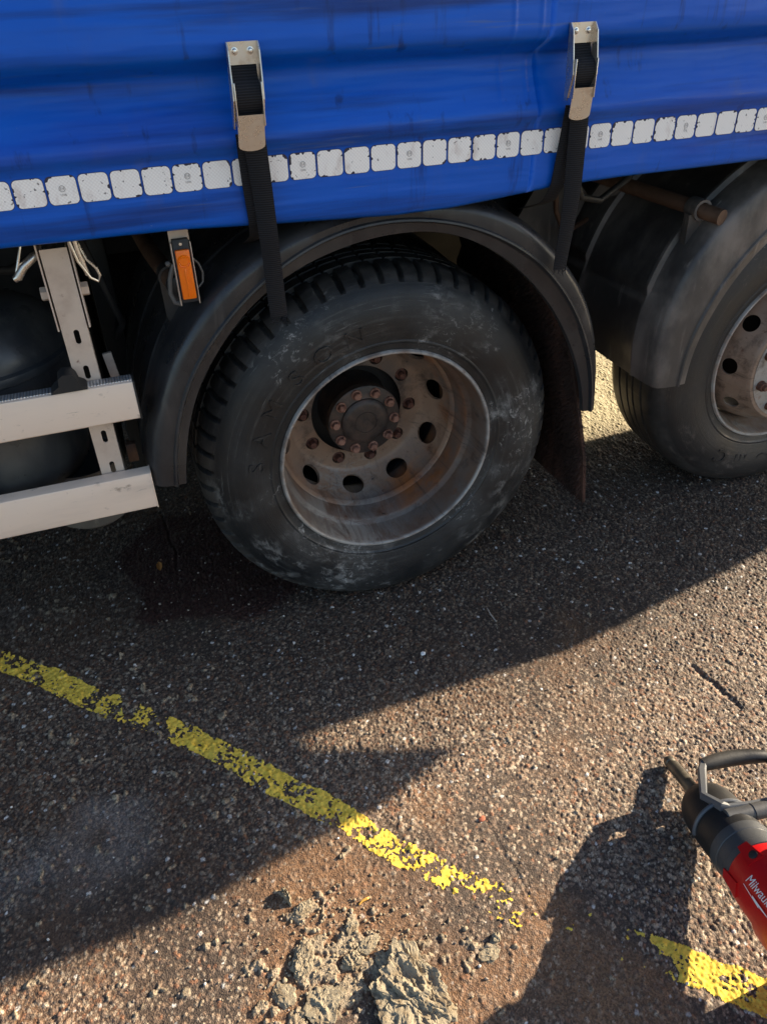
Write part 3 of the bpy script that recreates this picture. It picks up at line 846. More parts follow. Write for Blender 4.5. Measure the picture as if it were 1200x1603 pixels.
# --- over-centre buckles with webbing
def buckle(xt, xb):
    zt, zb = 1.476, 1.345
    yb = -0.1755
    hw = 0.0275
    def xc(z): return xt + (xb - xt) * (1.476 - z) / (1.476 - 1.308)
    bb = B()
    def sheet(poly, th):   # polygon (x,y,z) pairs given as two rows -> thin slab
        bb.add(poly, [(0, 1, 2, 3), (7, 6, 5, 4), (0, 4, 5, 1), (1, 5, 6, 2), (2, 6, 7, 3), (3, 7, 4, 0)])
    # back plate with the rivets
    def slab(x_a, x_b, y_a, y_b, z_a, z_b):
        xa0, xb0 = xc(z_a), xc(z_b)
        sheet([(xa0 + x_a, y_a, z_a), (xa0 + x_b, y_a, z_a), (xb0 + x_b, y_a, z_b), (xb0 + x_a, y_a, z_b),
               (xa0 + x_a, y_b, z_a), (xa0 + x_b, y_b, z_a), (xb0 + x_b, y_b, z_b), (xb0 + x_a, y_b, z_b)], 0)
    slab(-hw, hw, yb - 0.002, yb, zt, zt - 0.034)
    slab(-hw + 0.002, hw - 0.002, yb + 0.0005, yb + 0.002, zt - 0.034, zb + 0.01)
    # side cheeks, deeper in the middle
    for sx in (-1, 1):
        zl = [zt, zt - 0.012, zt - 0.06, zt - 0.085, zb]
        dl = [0.006, 0.016, 0.024, 0.026, 0.010]
        for k in range(4):
            z_a, z_b = zl[k], zl[k + 1]
            xa = xc(z_a) + sx * hw; xb_ = xc(z_b) + sx * hw
            t_ = 0.0022 * sx
            sheet([(xa, yb - 0.0005, z_a), (xa - t_, yb - 0.0005, z_a), (xb_ - t_, yb - 0.0005, z_b), (xb_, yb - 0.0005, z_b),
                   (xa, yb - dl[k], z_a), (xa - t_, yb - dl[k], z_a), (xb_ - t_, yb - dl[k + 1], z_b), (xb_, yb - dl[k + 1], z_b)], 0)
    fr = bb.obj('buckle', 'steel', truck, smooth=30)
    for sx in (-1, 1):
        r_ = B()
        r_.lathe([(0.0002, -0.0052), (0.0030, -0.0048), (0.0044, -0.0030), (0.0048, -0.0008), (0.0062, -0.0006), (0.0066, 0.0006)], 16, 'Y', c=(xc(zt - 0.014) + sx * 0.0135, yb - 0.002, zt - 0.014))
        r_.obj('rivet', 'bright', fr)
    # webbing wrapped over the drum
    wv = B()
    prof = []
    for z, y in ((zt - 0.034, 0.0), (zt - 0.044, -0.003), (zt - 0.055, -0.008), (zt - 0.060, -0.018), (zt - 0.068, -0.0245), (zt - 0.080, -0.027), (zt - 0.092, -0.025), (zt - 0.102, -0.018), (zt - 0.112, -0.009), (zt - 0.120, -0.004)):
        prof.append((z, yb + y))
    V = []; F = []
    for z, y in prof:
        V += [(xc(z) - 0.0225, y, z), (xc(z) + 0.0225, y, z), (xc(z) + 0.0225, y + 0.004, z), (xc(z) - 0.0225, y + 0.004, z)]
    for k in range(len(prof) - 1):
        for j in range(4):
            F.append((k * 4 + j, k * 4 + (j + 1) % 4, k * 4 + 4 + (j + 1) % 4, k * 4 + 4 + j))
    wv.add(V, F)
    wv.obj('webbing', 'web', fr, smooth=50)
    # tension lever, hanging down with a rounded tip; inner arms beside the webbing
    lv = B()
    pts_ = []
    hl = 0.0235
    poly = [(-hl, 1.368), (hl, 1.368), (hl + 0.0005, 1.318)]
    for k in range(1, 8):
        a = math.pi * k / 8
        poly.append(((hl + 0.0005) * math.cos(a), 1.318 - 0.009 * math.sin(a)))
    poly.append((-hl - 0.0005, 1.318))
    front = []; backv = []
    for px, z in poly:
        y = yb - 0.027 + 0.010 * (1.368 - z) / 0.06
        front.append((xc(z) + px, y, z)); backv.append((xc(z) + px * 0.985, y + 0.0025, z))
    n_ = len(poly)
    lv.add(front + backv, [tuple(range(n_)), tuple(range(n_, 2 * n_))[::-1]] + [(i, n_ + i, n_ + (i + 1) % n_, (i + 1) % n_) for i in range(n_)])
    for sx in (-1, 1):
        lv.box((xc(1.39) + sx * hl - 0.001, yb - 0.030, 1.350), (xc(1.39) + sx * hl + 0.001, yb - 0.006, 1.418), 0.0006)
    lv.obj('lever', 'steel', fr, smooth=30)
    return fr
buckle(-0.3105, -0.3155)
buckle(0.3465, 0.3515)

def ribbon(name, pts, th=0.0022, m='web', parent=truck, wav=0.0, fray=0):
    """pts: (x, y, z, half width, twist angle about z)"""
    P = np.array(pts, float)
    n_ = 36
    t_ = np.linspace(0, 1, len(P)); u = np.linspace(0, 1, n_)
    Q = np.stack([np.interp(u, t_, P[:, k]) for k in range(5)], -1)
    for _ in range(3):
        Q[1:-1] = 0.25 * Q[:-2] + 0.5 * Q[1:-1] + 0.25 * Q[2:]
    bb = B(); V = []; F = []; NW = 6
    for k in range(n_):
        x, y, z, w_, tw = Q[k]
        d = Vector((math.cos(R(tw)), math.sin(R(tw)), 0)); nn = Vector((-math.sin(R(tw)), math.cos(R(tw)), 0))
        y += wav * math.sin(k * 0.9)
        for s_ in (0, 1):
            for j in range(NW + 1):
                v_ = -1 + 2 * j / NW
                crown = -0.0035 * (1 - v_ * v_)
                V.append(Vector((x, y, z)) + d * (v_ * w_) + nn * (crown + s_ * th))
    W2 = 2 * (NW + 1)
    for k in range(n_ - 1):
        o_ = k * W2; p_ = o_ + W2
        for j in range(NW):
            F.append((o_ + j, o_ + j + 1, p_ + j + 1, p_ + j))
            F.append((o_ + NW + 1 + j + 1, o_ + NW + 1 + j, p_ + NW + 1 + j, p_ + NW + 1 + j + 1))
        F.append((o_, p_, p_ + NW + 1, o_ + NW + 1))
        F.append((o_ + NW, o_ + 2 * NW + 1, p_ + 2 * NW + 1, p_ + NW))
    F.append(tuple(range(NW + 1)) + tuple(range(2 * NW + 1, NW, -1)))
    e = (n_ - 1) * W2
    F.append(tuple(e + i for i in range(NW, -1, -1)) + tuple(e + i for i in range(NW + 1, 2 * NW + 2)))
    bb.add(V, F)
    if fray:
        x, y, z, w_, tw = Q[-1]
        rg = random.Random(5)
        for k in range(fray):
            fx = x + rg.uniform(-w_, w_); ln = rg.uniform(0.004, 0.022)
            bb.tube([(fx, y, z + 0.003), (fx + rg.uniform(-.003, .003), y - 0.002, z - ln * 0.5), (fx + rg.uniform(-.007, .007), y - rg.uniform(0, .004), z - ln)], [0.0008, 0.0007, 0.0004], 4)
    return bb.obj(name, m, parent, smooth=50)
# loose tails hang in front of the mudguards, the tight legs go in under the hem
ribbon('strap', [(-0.3095, -0.184, 1.335, 0.0215, 0), (-0.3060, -0.179, 1.300, 0.0200, -6), (-0.3010, -0.170, 1.235, 0.0190, -14), (-0.2980, -0.166, 1.160, 0.0185, -10), (-0.2930, -0.150, 1.090, 0.0180, -4), (-0.2900, -0.140, 1.020, 0.0185, 0), (-0.2870, -0.134, 0.975, 0.0185, 3)], fray=26)
ribbon('strap', [(-0.3170, -0.174, 1.335, 0.022, 0), (-0.3180, -0.166, 1.300, 0.020, 3), (-0.3180, -0.154, 1.235, 0.0165, 8), (-0.3150, -0.149, 1.175, 0.0150, 8), (-0.3120, -0.120, 1.140, 0.0150, 4), (-0.312, -0.02, 1.100, 0.0150, 0)])
ribbon('strap', [(0.3570, -0.184, 1.335, 0.0215, 0), (0.3620, -0.180, 1.300, 0.0205, -4), (0.3680, -0.172, 1.230, 0.0200, -8), (0.3730, -0.168, 1.165, 0.0195, -6), (0.3780, -0.155, 1.090, 0.0180, -2), (0.3810, -0.142, 1.030, 0.0170, 0), (0.3830, -0.135, 0.985, 0.0165, 2)], fray=14)
ribbon('strap', [(0.3530, -0.174, 1.335, 0.022, 0), (0.3530, -0.166, 1.300, 0.021, 3), (0.3500, -0.154, 1.235, 0.0185, 6), (0.3460, -0.149, 1.175, 0.0180, 6), (0.3440, -0.120, 1.135, 0.0180, 3), (0.342, -0.02, 1.10, 0.0180, 0)])

# --- load body: floor, roof, ends, far curtain, added door for its shadow
B().box((-3.0, -0.10, 1.205), (3.60, 2.40, 1.25), 0.004).obj('load_floor', 'chassis', truck)
B().box((-3.0, -0.125, 3.78), (3.62, 2.42, 3.84), 0.01).obj('roof', 'alu', truck)
B().box((-3.04, -0.12, 1.20), (-3.0, 2.40, 3.78), 0.004).obj('front_bulkhead', 'alu', truck)
B().box((-3.0, 2.40, 1.18), (3.60, 2.412, 3.78), 0.003).obj('far_curtain', 'blue', truck)
B().box((3.60, -0.14, 1.00), (3.66, -0.02, 3.78), 0.006).obj('rear_post', 'alu', truck)
B().box((3.60, 2.30, 1.00), (3.66, 2.42, 3.78), 0.006).obj('rear_post', 'alu', truck)
db = B()
hx, hy, fx_, fy_ = 3.64, -0.155, 2.50, -0.372
dv = Vector((fx_ - hx, fy_ - hy, 0)); dl_ = dv.length; dv.normalize(); dn = Vector((dv.y, -dv.x, 0))
db.prism([(0, 0.885), (dl_, 0.885), (dl_, 3.74), (0, 3.74)], (hx, hy, 0), dv, (0, 0, 1), dn, 0.035)
dr = db.obj('shadow_door', 'alu', truck)  # unseen door added to cast the shadow edge on the ground
for u_ in (0.35, 0.80):
    B().tube([Vector((hx, hy, 0.95)) + dv * u_ - dn * 0.022, Vector((hx, hy, 3.70)) + dv * u_ - dn * 0.022], 0.013, 10).obj('shadow_door_rod', 'galv', dr)
# unseen flap, added and outlined for the shadow it casts
tf = B()
poly = [(-0.34, 1.245), (-0.42, 1.235), (-0.545, 1.098), (-0.58, 1.135), (-0.628, 1.19), (-0.655, 1.265), (-0.700, 1.365), (-0.714, 1.45), (-0.716, 1.54), (-0.70, 2.0), (-0.66, 2.8), (-0.60, 3.5), (-0.34, 3.6)]
tf.prism([(p[0], p[1]) for p in poly], (2.53, 0, 0), (0, 1, 0), (0, 0, 1), (1, 0, 0), 0.05)
tf.obj('shadow_flap', 'blue', truck)

# --- chassis
rb_ = B(); rb_.box((3.30, -0.135, 0.42), (3.58, 0.60, 1.19), 0.02); rb_.obj('sun_block_box', 'chassis', truck)  # unseen box added to keep low sun off the ground by the wheels
eb = B(); eb.box((-2.7, 0.62, 0.26), (-0.68, 2.3, 1.19), 0.03); eb.obj('dark_fill_box', 'chassis', truck)  # added dark box, hides the sunlit ground beneath the lorry
wb_ = B(); wb_.box((-0.66, 1.46, 0.30), (3.1, 1.52, 1.12), 0.01); wb_.obj('dark_fill_panel', 'chassis', truck)  # added dark panel, blacks out bright ground behind the wheels
fb = B(); fb.box((-0.66, 0.50, 0.30), (-0.60, 1.46, 1.18), 0.01); fb.obj('cross_plate', 'chassis', truck)
for x in (0.66, ):
    ab = B(); ab.lathe([(.0001, .62), (.10, .62), (.125, .66), (.13, .72), (.115, .77), (.13, .82), (.13, .90), (.11, .95), (.0001, .95)], 40, 'Z', c=(x, 0.72, 0)); ab.obj('air_bellows', 'rubber', truck)
ch = B()
for y in (0.86, 1.42):
    ch.box((-3.0, y, 0.86), (3.3, y + 0.08, 1.13), 0.006)
for x in (-2.4, -1.4, -0.62, 0.66, 2.1, 3.0):
    ch.box((x, 0.14, 1.12), (x + 0.08, 2.20, 1.20), 0.004)
ch.box((-3.0, -0.105, 1.19), (3.6, -0.055, 1.26), 0.004)
ch.box((-3.0, 2.30, 1.19), (3.6, 2.36, 1.26), 0.004)
ch.obj('chassis', 'chassis', truck)
for x in (0.0, 1.441):
    a_ = B(); a_.tube([(x, 0.30, 0.49), (x, 0.9, 0.49), (x, 1.0, 0.49), (x, 1.3, 0.49), (x, 1.4, 0.49), (x, 2.0, 0.49)], [0.075, 0.075, 0.15 if x == 0 else 0.075, 0.15 if x == 0 else 0.075, 0.075, 0.075], 20)
    a_.obj('axle', 'chassis', truck)

# --- wheels
ZC = 0.4903
def tyre_mesh(Rt=0.5023, W=0.31, lug=True, sink=ZC - 0.0015, wide=0.0):
    prof = [(.292, .030), (.2955, .016), (.298, .008), (.302, .003), (.308, .0005), (.316, -.001), (.322, -.0035), (.324, -.0055), (.327, -.0055), (.329, -.0045), (.345, -.0095), (.362, -.0135), (.380, -.0155),
            (.398, -.0150), (.415, -.0125), (.428, -.0092), (.440, -.0058), (.451, -.0012), (.460, .0040), (.468, .0100), (.476, .0165), (.484, .0245), (.4905, .0340), (.4955, .0440)]
    tread = [(.4985, .052), (.5003, .062), (.5010, .078), (.5012, .090), (.490, .0915), (.490, .099), (.5015, .1005), (.5020, .118), (.5020, .134), (.491, .1355), (.491, .1425), (.5023, .144), (.5023, .155)]
    full = prof + tread
    mir = [(r, W - y) for r, y in full[::-1][1:]]
    full = full + mir
    P = np.array(full)
    s_ = Rt / .5023
    P[:, 0] = np.where(P[:, 0] > .32, .32 + (P[:, 0] - .32) * (Rt - .32) / (.5023 - .32), P[:, 0])
    npit = 60
    per = 12
    N = npit * per
    th = np.arange(N) * 2 * math.pi / N
    Rr = np.repeat(P[None, :, 0], N, 0); Yy = np.repeat(P[None, :, 1], N, 0)
    if lug:
        k = np.arange(N) % per
        yp = np.minimum(P[:, 1], W - P[:, 1])
        inpro = (P[:, 0] > Rt - .028)
        side = inpro & (yp < .0905)
        for kk in (0, 1, 2):
            rows = np.where(k == kk)[0]
            if kk < 3:
                depth = np.where(side, np.clip((P[:, 0] - (Rt - .030)) / .014, 0, 1) * .0135, 0)
                Rr[rows] -= depth
                Yy[rows] += np.where(side & (yp < .05), .0035, 0) * np.where(P[:, 1] < W / 2, 1, -1)
        mid = inpro & (yp >= .1005)
        rows = np.where((k == 5))[0]
        Rr[rows] -= np.where(mid, .008, 0)
    Xx = Rr * np.cos(th)[:, None]; Zz = Rr * np.sin(th)[:, None]
    # weight of the lorry: flat tread patch and a slight bulge above it
    bulge = np.clip((-np.sin(th) - 0.86) / 0.14, 0, 1)[:, None]
    amt = 0.012 * bulge * np.clip((Rr - .36) / .07, 0, 1) * np.clip((Rt + .01 - Rr) / .05, 0, 1)
    Yy = Yy + amt * np.where(Yy < W / 2, -1, 1)
    Zz = np.maximum(Zz, -sink)
    Pp = np.stack([Xx, Yy, Zz], -1)
    Pp = np.concatenate([Pp, Pp[:1]], 0)
    me, _ = grid_mesh('tyre', Pp)
    bm = bmesh.new(); bm.from_mesh(me); bmesh.ops.remove_doubles(bm, verts=bm.verts, dist=1e-5)
    bmesh.ops.recalc_face_normals(bm, faces=bm.faces); bm.to_mesh(me); bm.free()
    return me

def cutters(r, y, phase, n_, ra, rb, nr, ny, half=0.04):
    """n_ oval cutters round the axis; (nr, ny) is their axis in the (radius, depth) plane"""
    bb = B()
    l = math.hypot(nr, ny); nr /= l; ny /= l
    for k in range(n_):
        a = R(phase) + 2 * math.pi * k / n_
        er = Vector((math.cos(a), 0, math.sin(a))); et = Vector((-math.sin(a), 0, math.cos(a))); ey = Vector((0, 1, 0))
        ax = er * nr + ey * ny; s2 = er * ny - ey * nr
        c = er * r + ey * y
        V = []; n2 = 24
        for sgn in (-1, 1):
            for j in range(n2):
                t_ = 2 * math.pi * j / n2
                V.append(c + ax * half * sgn + et * ra * math.cos(t_) + s2 * rb * math.sin(t_))
        bb.add(V, [tuple(range(n2))[::-1], tuple(range(n2, 2 * n2))] + [(j, (j + 1) % n2, n2 + (j + 1) % n2, n2 + j) for j in range(n2)])
    return bb.mesh('cut')

def lettering(items, rad, yface, size, th=0.0016, inverted=False):
    """raised letters on a sidewall: (char, angle in degrees)"""
    bb = B()
    for ch_, ang in items:
        V, F = text_mesh(ch_, size, th / 2)
        a = R(ang)
        up = Vector((math.cos(a), 0, math.sin(a))); right = Vector((math.sin(a), 0, -math.cos(a)))
        W_ = []
        for v in V:
            rr = rad + v.y * 1.0
            an = a - v.x * 1.12 / rad
            yy = yface(rr) - 0.0004 - (v.z + th / 2)
            W_.append((rr * math.cos(an), yy, rr * math.sin(an)))
        bb.add(W_, F)
    return bb

SIDE = np.array([(.302, .003), (.316, -.001), (.329, -.0045), (.345, -.0095), (.362, -.0135), (.380, -.0155), (.398, -.0150), (.415, -.0125), (.428, -.0092), (.446, -.0035), (.460, .004)])
yside = lambda r: float(np.interp(r, SIDE[:, 0], SIDE[:, 1]))

# drive wheel: outer wheel of a twin pair, dish turned inwards
w1 = None
disc_f = [(.140, .280), (.170, .280), (.198, .280), (.206, .278), (.213, .272), (.222, .262), (.232, .249), (.241, .236), (.249, .221), (.255, .205), (.259, .186), (.260, .170)]
disc_b = [(r + .0035, y + .011) for r, y in disc_f[::-1]]
dm = B().lathe(disc_f + disc_b, 120, 'Y', closed=True).mesh('disc')
dm = cut(dm, cutters(.2375, .241, 9.5, 10, .0345, .0330, .82, .57))
dm = cut(dm, cutters(.1675, .285, 31, 10, .0205, .0205, 0, 1))
w1 = link('wheel', dm, 'rim', truck, (0, 0, ZC), smooth=35)
w1['label'] = 'rusty dished outer wheel of the drive axle'
B().lathe([(.300, .020), (.3015, .008), (.3008, .000), (.2975, -.0045), (.2935, -.0045), (.2905, -.001), (.2890, .006), (.2870, .018), (.2845, .050), (.2830, .078), (.2815, .083), (.2720, .092), (.2700, .098), (.2690, .125), (.2665, .150), (.2650, .172), (.2640, .20), (.2640, .270), (.274, .29), (.284, .31),
           (.288, .31), (.278, .285), (.268, .265), (.268, .2), (.272, .14), (.276, .122), (.284, .104), (.289, .07), (.294, .03)], 160, 'Y', closed=True).obj('rim', 'barrel', w1, smooth=35)
# weld bead between dish and rim
B().lathe([(.2560, .176), (.2600, .166), (.2650, .160), (.2660, .170)], 140, 'Y').obj('weld_bead', 'rim', w1)
link('tyre', tyre_mesh(), 'tyre', w1, smooth=28)
for it in (('S', 172), ('A', 159.5), ('M', 146), ('S', 130.5), ('O', 117), ('N', 103.5)):
    lettering([it], 0.362, yside, 0.062, 0.0026).obj('letter', 'tyre', w1, smooth=30)
link('inner_tyre', tyre_mesh(lug=False), 'tyre3', w1, (0, 0.335, 0), smooth=28)
hubm = B()
hubm.lathe([(0.0001, .1885), (.010, .1890), (.011, .1900), (.030, .1902), (.031, .1885), (.034, .1885), (.035, .1900), (.055, .1910), (.064, .1935), (.0705, .1990), (.0715, .2040), (.0735, .2050), (.104, .2050), (.1085, .2075), (.1095, .2150), (.1095, .2280), (.104, .2350), (.100, .245), (.100, .30), (.12, .36), (.0001, .36)], 96, 'Y')
hb = hubm.obj('hub', 'hub', w1, smooth=30)
for k in range(10):
    a = R(32 + 36 * k); x, z = .0905 * math.cos(a), .0905 * math.sin(a)
    q = B(); q.lathe([(.0001, -.0175), (.0098, -.0175), (.0114, -.0160), (.0120, -.010), (.0122, -.0045)], 6, 'Y', c=(x, .2050, z))
    q.lathe([(.0110, -.0050), (.0152, -.0045), (.0156, .0)], 18, 'Y', c=(x, .2050, z))
    q.obj('hub_bolt', 'bolt', w1, smooth=25)
for k in range(10):
    a = R(31 + 36 * k); x, z = .1675 * math.cos(a), .1675 * math.sin(a)
    q = B(); q.lathe([(.0001, .2640), (.0090, .2640), (.0100, .2660), (.0100, .2860), (.0175, .2870), (.0175, .31)], 14, 'Y', c=(x, 0, z))
    q.obj('wheel_stud', 'stud', w1)
drum = B(); drum.lathe([(.10, .325), (.205, .325), (.212, .335), (.212, .52), (.1, .52)], 64, 'Y'); drum.obj('brake_drum', 'chassis', w1)

# second wheel: single wheel, dish turned outwards
Y2 = 0.0915
XS = 1.441
d2f = [(.100, -.062), (.150, -.062), (.196, -.062), (.204, -.060), (.209, -.054), (.2125, -.045), (.218, -.030), (.228, -.008), (.237, .010), (.246, .034), (.253, .064), (.259, .10), (.262, .13)]
d2b = [(r - .002 if r > .205 else r, y + .011) for r, y in d2f[::-1]]
dm = B().lathe(d2f + d2b, 120, 'Y', closed=True).mesh('disc2')
dm = cut(dm, cutters(.2355, .008, 0.5, 10, .0275, .026, .86, -.5, 0.03))
dm = cut(dm, cutters(.1675, -.056, 18, 10, .016, .016, 0, 1, 0.03))
w2 = link('wheel', dm, 'rim2', truck, (XS, Y2, ZC), smooth=35)
w2['label'] = 'brown single wheel of the rear axle with its dish turned outwards'
pl2 = B().lathe([(.080, -.066), (.150, -.066), (.190, -.066), (.1935, -.064), (.194, -.0615)], 96, 'Y').mesh('p')
B().lathe([(.300, .020), (.3015, .008), (.3008, .000), (.2975, -.0045), (.2925, -.0045), (.2895, -.001), (.2880, .006), (.2865, .020), (.2835, .045), (.2700, .065), (.2660, .09), (.2650, .15), (.2650, .23), (.285, .28),
           (.289, .28), (.269, .225), (.269, .15), (.270, .095), (.276, .07), (.288, .05), (.293, .025)], 140, 'Y', closed=True).obj('rim', 'rim2', w2, smooth=35)
pp = B().lathe([(.085, -.0640), (.194, -.0640), (.194, -.0625), (.085, -.0625)], 96, 'Y', closed=True).mesh('plate')
pp = cut(pp, cutters(.1675, -.063, 18, 10, .0175, .0175, 0, 1, 0.02))
link('wheel_plate', pp, 'plate2', w2, smooth=30)
link('tyre', tyre_mesh(lug=False), 'tyre2', w2, smooth=28)
for it in (('C', -120), ('m', -106), ('O', -91), ('n', -77)):
    lettering([it], 0.388, yside, 0.070, 0.0036).obj('letter', 'tyre2', w2, smooth=30)
for k in range(10):
    a = R(18 + 36 * k); x, z = .1675 * math.cos(a), .1675 * math.sin(a)
    q = B()
    q.lathe([(.0001, -.092), (.009, -.092), (.010, -.090), (.010, -.082), (.0155, -.081), (.0158, -.062), (.0195, -.0605)], 6, 'Y', c=(x, 0, z))
    q.obj('wheel_nut', 'stud', w2, smooth=20)
hb2 = B(); hb2.lathe([(.0001, -.11), (.05, -.108), (.075, -.10), (.084, -.085), (.086, -.05)], 64, 'Y'); hb2.obj('hub', 'hub', w2, smooth=30)
drum = B(); drum.lathe([(.10, .16), (.205, .16), (.212, .17), (.212, .34), (.1, .34)], 64, 'Y'); drum.obj('brake_drum', 'chassis', w2)
# far side wheels
def copy_part(o, parent, loc, rz):
    c = o.copy(); C.objects.link(c); c.parent = parent; c.location = loc; c.rotation_euler = (0, 0, rz)
    for k in o.children:
        d = k.copy(); C.objects.link(d); d.parent = c
    return c
for o, x, y in ((w1, 0.0, 2.28), (w2, XS, 2.19)):
    c = copy_part(o, truck, (x, y, ZC), math.pi)
    c['label'] = 'wheel on the far side of the lorry'

# --- mudguards
def mudguard(cx, yf, inner, bead, outer, a0, a1, yb, m, n_=120, ribs=(), steps=()):
    A = np.linspace(a0, a1, n_)
    f = lambda T: np.interp(A, [t_[0] for t_ in sorted(T)], [t_[1] for t_ in sorted(T)])
    sm = lambda v: np.convolve(np.pad(v, 4, mode='edge'), np.ones(9) / 9, 'valid')
    ri, rb, ro = sm(f(inner)), sm(f(bead)), sm(f(outer))
    secs = []
    for k in range(n_):
        i_, b_, o_ = ri[k], rb[k], ro[k]
        st_ = sum(d_ for a_, d_ in steps if A[k] < a_)
        s = [(i_ - .002, yf + .020), (i_ - .001, yf + .008), (i_, yf + .006), (i_ + (b_ - i_) * .80, yf + .001), (b_ - .003, yf - .004), (b_, yf - .009), (b_ + .004, yf - .008), (b_ + .007, yf - .003),
             (b_ + (o_ - b_) * .6, yf - .004), (o_ - .012, yf - .002), (o_ - .004, yf + .004), (o_ + .001, yf + .012), (o_ + .005, yf + .030), (o_ + .008, yf + .055)]
        yy = yf + .07
        for rb_ in ribs:
            s += [(o_ + .009, yf + rb_ - .010), (o_ + .013 + st_, yf + rb_ - .005), (o_ + .013 + st_, yf + rb_ + .005), (o_ + .009 + st_, yf + rb_ + .010)]
        s += [(o_ + .009 + st_, yb), (o_ + .003 + st_, yb), (o_ + .002, yf + .06), (o_ - .008, yf + .020), (b_, yf + .006), (i_ + .004, yf + .014)]
        secs.append(s)
    m_ = len(secs[0])
    V = []; F = []
    for k in range(n_):
        a = R(A[k])
        for r_, y_ in secs[k]:
            V.append((cx + r_ * math.cos(a), y_, ZC + r_ * math.sin(a)))
    for k in range(n_ - 1):
        for i in range(m_):
            F.append((k * m_ + i, k * m_ + (i + 1) % m_, (k + 1) * m_ + (i + 1) % m_, (k + 1) * m_ + i))
    F.append(tuple(range(m_))); F.append(tuple((n_ - 1) * m_ + i for i in range(m_))[::-1])
    return B().add(V, F).obj('mudguard', m, truck, smooth=38)
G_IN = [(168, .55), (155, .565), (144, .581), (135, .589), (123, .604), (112, .610), (103, .610), (91, .612), (80, .611), (70, .597), (53, .566), (36, .545), (23, .538), (6, .537)]
G_BD = [(170, .570), (165, .576), (156, .588), (145, .605), (138, .612), (130, .618), (119, .630), (105, .643), (97, .643), (88, .638), (76, .630), (65, .620), (56, .612), (46, .598), (36, .585), (26, .572), (8, .552)]
G_OUT = [(170, .620), (157, .638), (152, .641), (145, .654), (134, .666), (126, .675), (117, .678), (108, .677), (98, .673), (87, .673), (74, .676), (67, .673), (61, .667), (51, .650), (46, .644), (37, .628), (26, .604), (10, .571)]
mg1 = mudguard(0.0, -0.100, G_IN, G_BD, G_OUT, 7.5, 169.5, 0.60, 'guard', ribs=(0.16, 0.40))
mg1['label'] = 'black plastic mudguard arched over the dished wheel'
H_IN = [(176, .504), (172, .510), (162, .519), (151, .525), (138, .536), (120, .55), (90, .555), (60, .55), (10, .52)]
H_BD = [(176, .535), (172, .541), (162, .553), (151, .562), (138, .575), (120, .59), (90, .60), (60, .59), (10, .55)]
H_OUT = [(176, .612), (169, .645), (160, .668), (152, .690), (139, .712), (123, .712), (90, .700), (60, .70), (10, .62)]
mg2 = mudguard(XS, -0.020, H_IN, H_BD, H_OUT, 8, 175.5, 0.74, 'guard2', ribs=(0.10, 0.42), steps=((153, 0.010),))
mg2['label'] = 'dusty black mudguard arched over the single wheel'
# flat splash panel joining the second mudguard to the frame above it
b = B()
b.prism([(0.80, 0.98), (0.93, 1.14), (1.06, 1.16), (1.06, 0.98)], (0, 0.40, 0), (1, 0, 0), (0, 0, 1), (0, 1, 0), 0.012)
b.prism([(0.56, 0.90), (0.70, 0.72), (0.82, 0.98), (0.70, 1.12)], (0, 0.44, 0), (1, 0, 0), (0, 0, 1), (0, 1, 0), 0.012)
b.obj('splash_panel', 'guard2', truck)
# mudflap with spray bristles behind the drive wheel
fl = B()
fp = [(0.445, 0.92), (0.490, 0.80), (0.525, 0.66), (0.560, 0.52), (0.600, 0.36), (0.622, 0.19)]
V = []; F = []
for x, z in fp:
    for y in (-0.035, 0.10, 0.25, 0.40, 0.58):
        V.append((x, y, z - 0.04 * max(0, y) * (1 if z < 0.2 else 0)))
for k in range(len(fp) - 1):
    for j in range(4):
        F.append((k * 5 + j, k * 5 + j + 1, k * 5 + 6 + j, k * 5 + 5 + j))
nv = len(V)
V += [(v[0] + 0.010, v[1], v[2]) for v in V]
F += [tuple(i + nv for i in f[::-1]) for f in F]
F += [((len(fp) - 1) * 5 + j, (len(fp) - 1) * 5 + j + 1, nv + (len(fp) - 1) * 5 + j + 1, nv + (len(fp) - 1) * 5 + j) for j in range(4)]
for k in range(len(fp) - 1):
    F.append((k * 5, k * 5 + 5, nv + k * 5 + 5, nv + k * 5)); F.append((k * 5 + 4, nv + k * 5 + 4, nv + k * 5 + 9, k * 5 + 9))
fl.add(V, F)
flap = fl.obj('mud_flap', 'flap', truck)
bs = B(); rg = random.Random(3)
for k in range(5200):
    u_ = rg.random() * (len(fp) - 1); i = int(u_); fr_ = u_ - i
    x = fp[i][0] + (fp[i + 1][0] - fp[i][0]) * fr_; z = fp[i][1] + (fp[i + 1][1] - fp[i][1]) * fr_
    y = rg.choice([rg.uniform(-0.035, 0.50), rg.uniform(-0.035, 0.12)])
    l_ = rg.uniform(0.008, 0.022); w_ = 0.0019
    if y < -0.028:
        d = Vector((rg.uniform(-.3, 1.2), -1, rg.uniform(-1.2, 0.2)))
        x += rg.uniform(0, 0.01)
    else:
        d = Vector((-1, rg.uniform(-.6, .5), rg.uniform(-1.4, 0.1)))
    d.normalize(); s_ = d.orthogonal().normalized() * w_
    p = Vector((x - 0.001, y, z))
    bs.add([p - s_, p + s_, p + d * l_], [(0, 1, 2)])
me = bpy.data.meshes.new('bristle'); me.from_pydata(bs.V, [], bs.F)
o = link('bristle', me, 'flap', flap, smooth=0); o['kind'] = 'stuff'

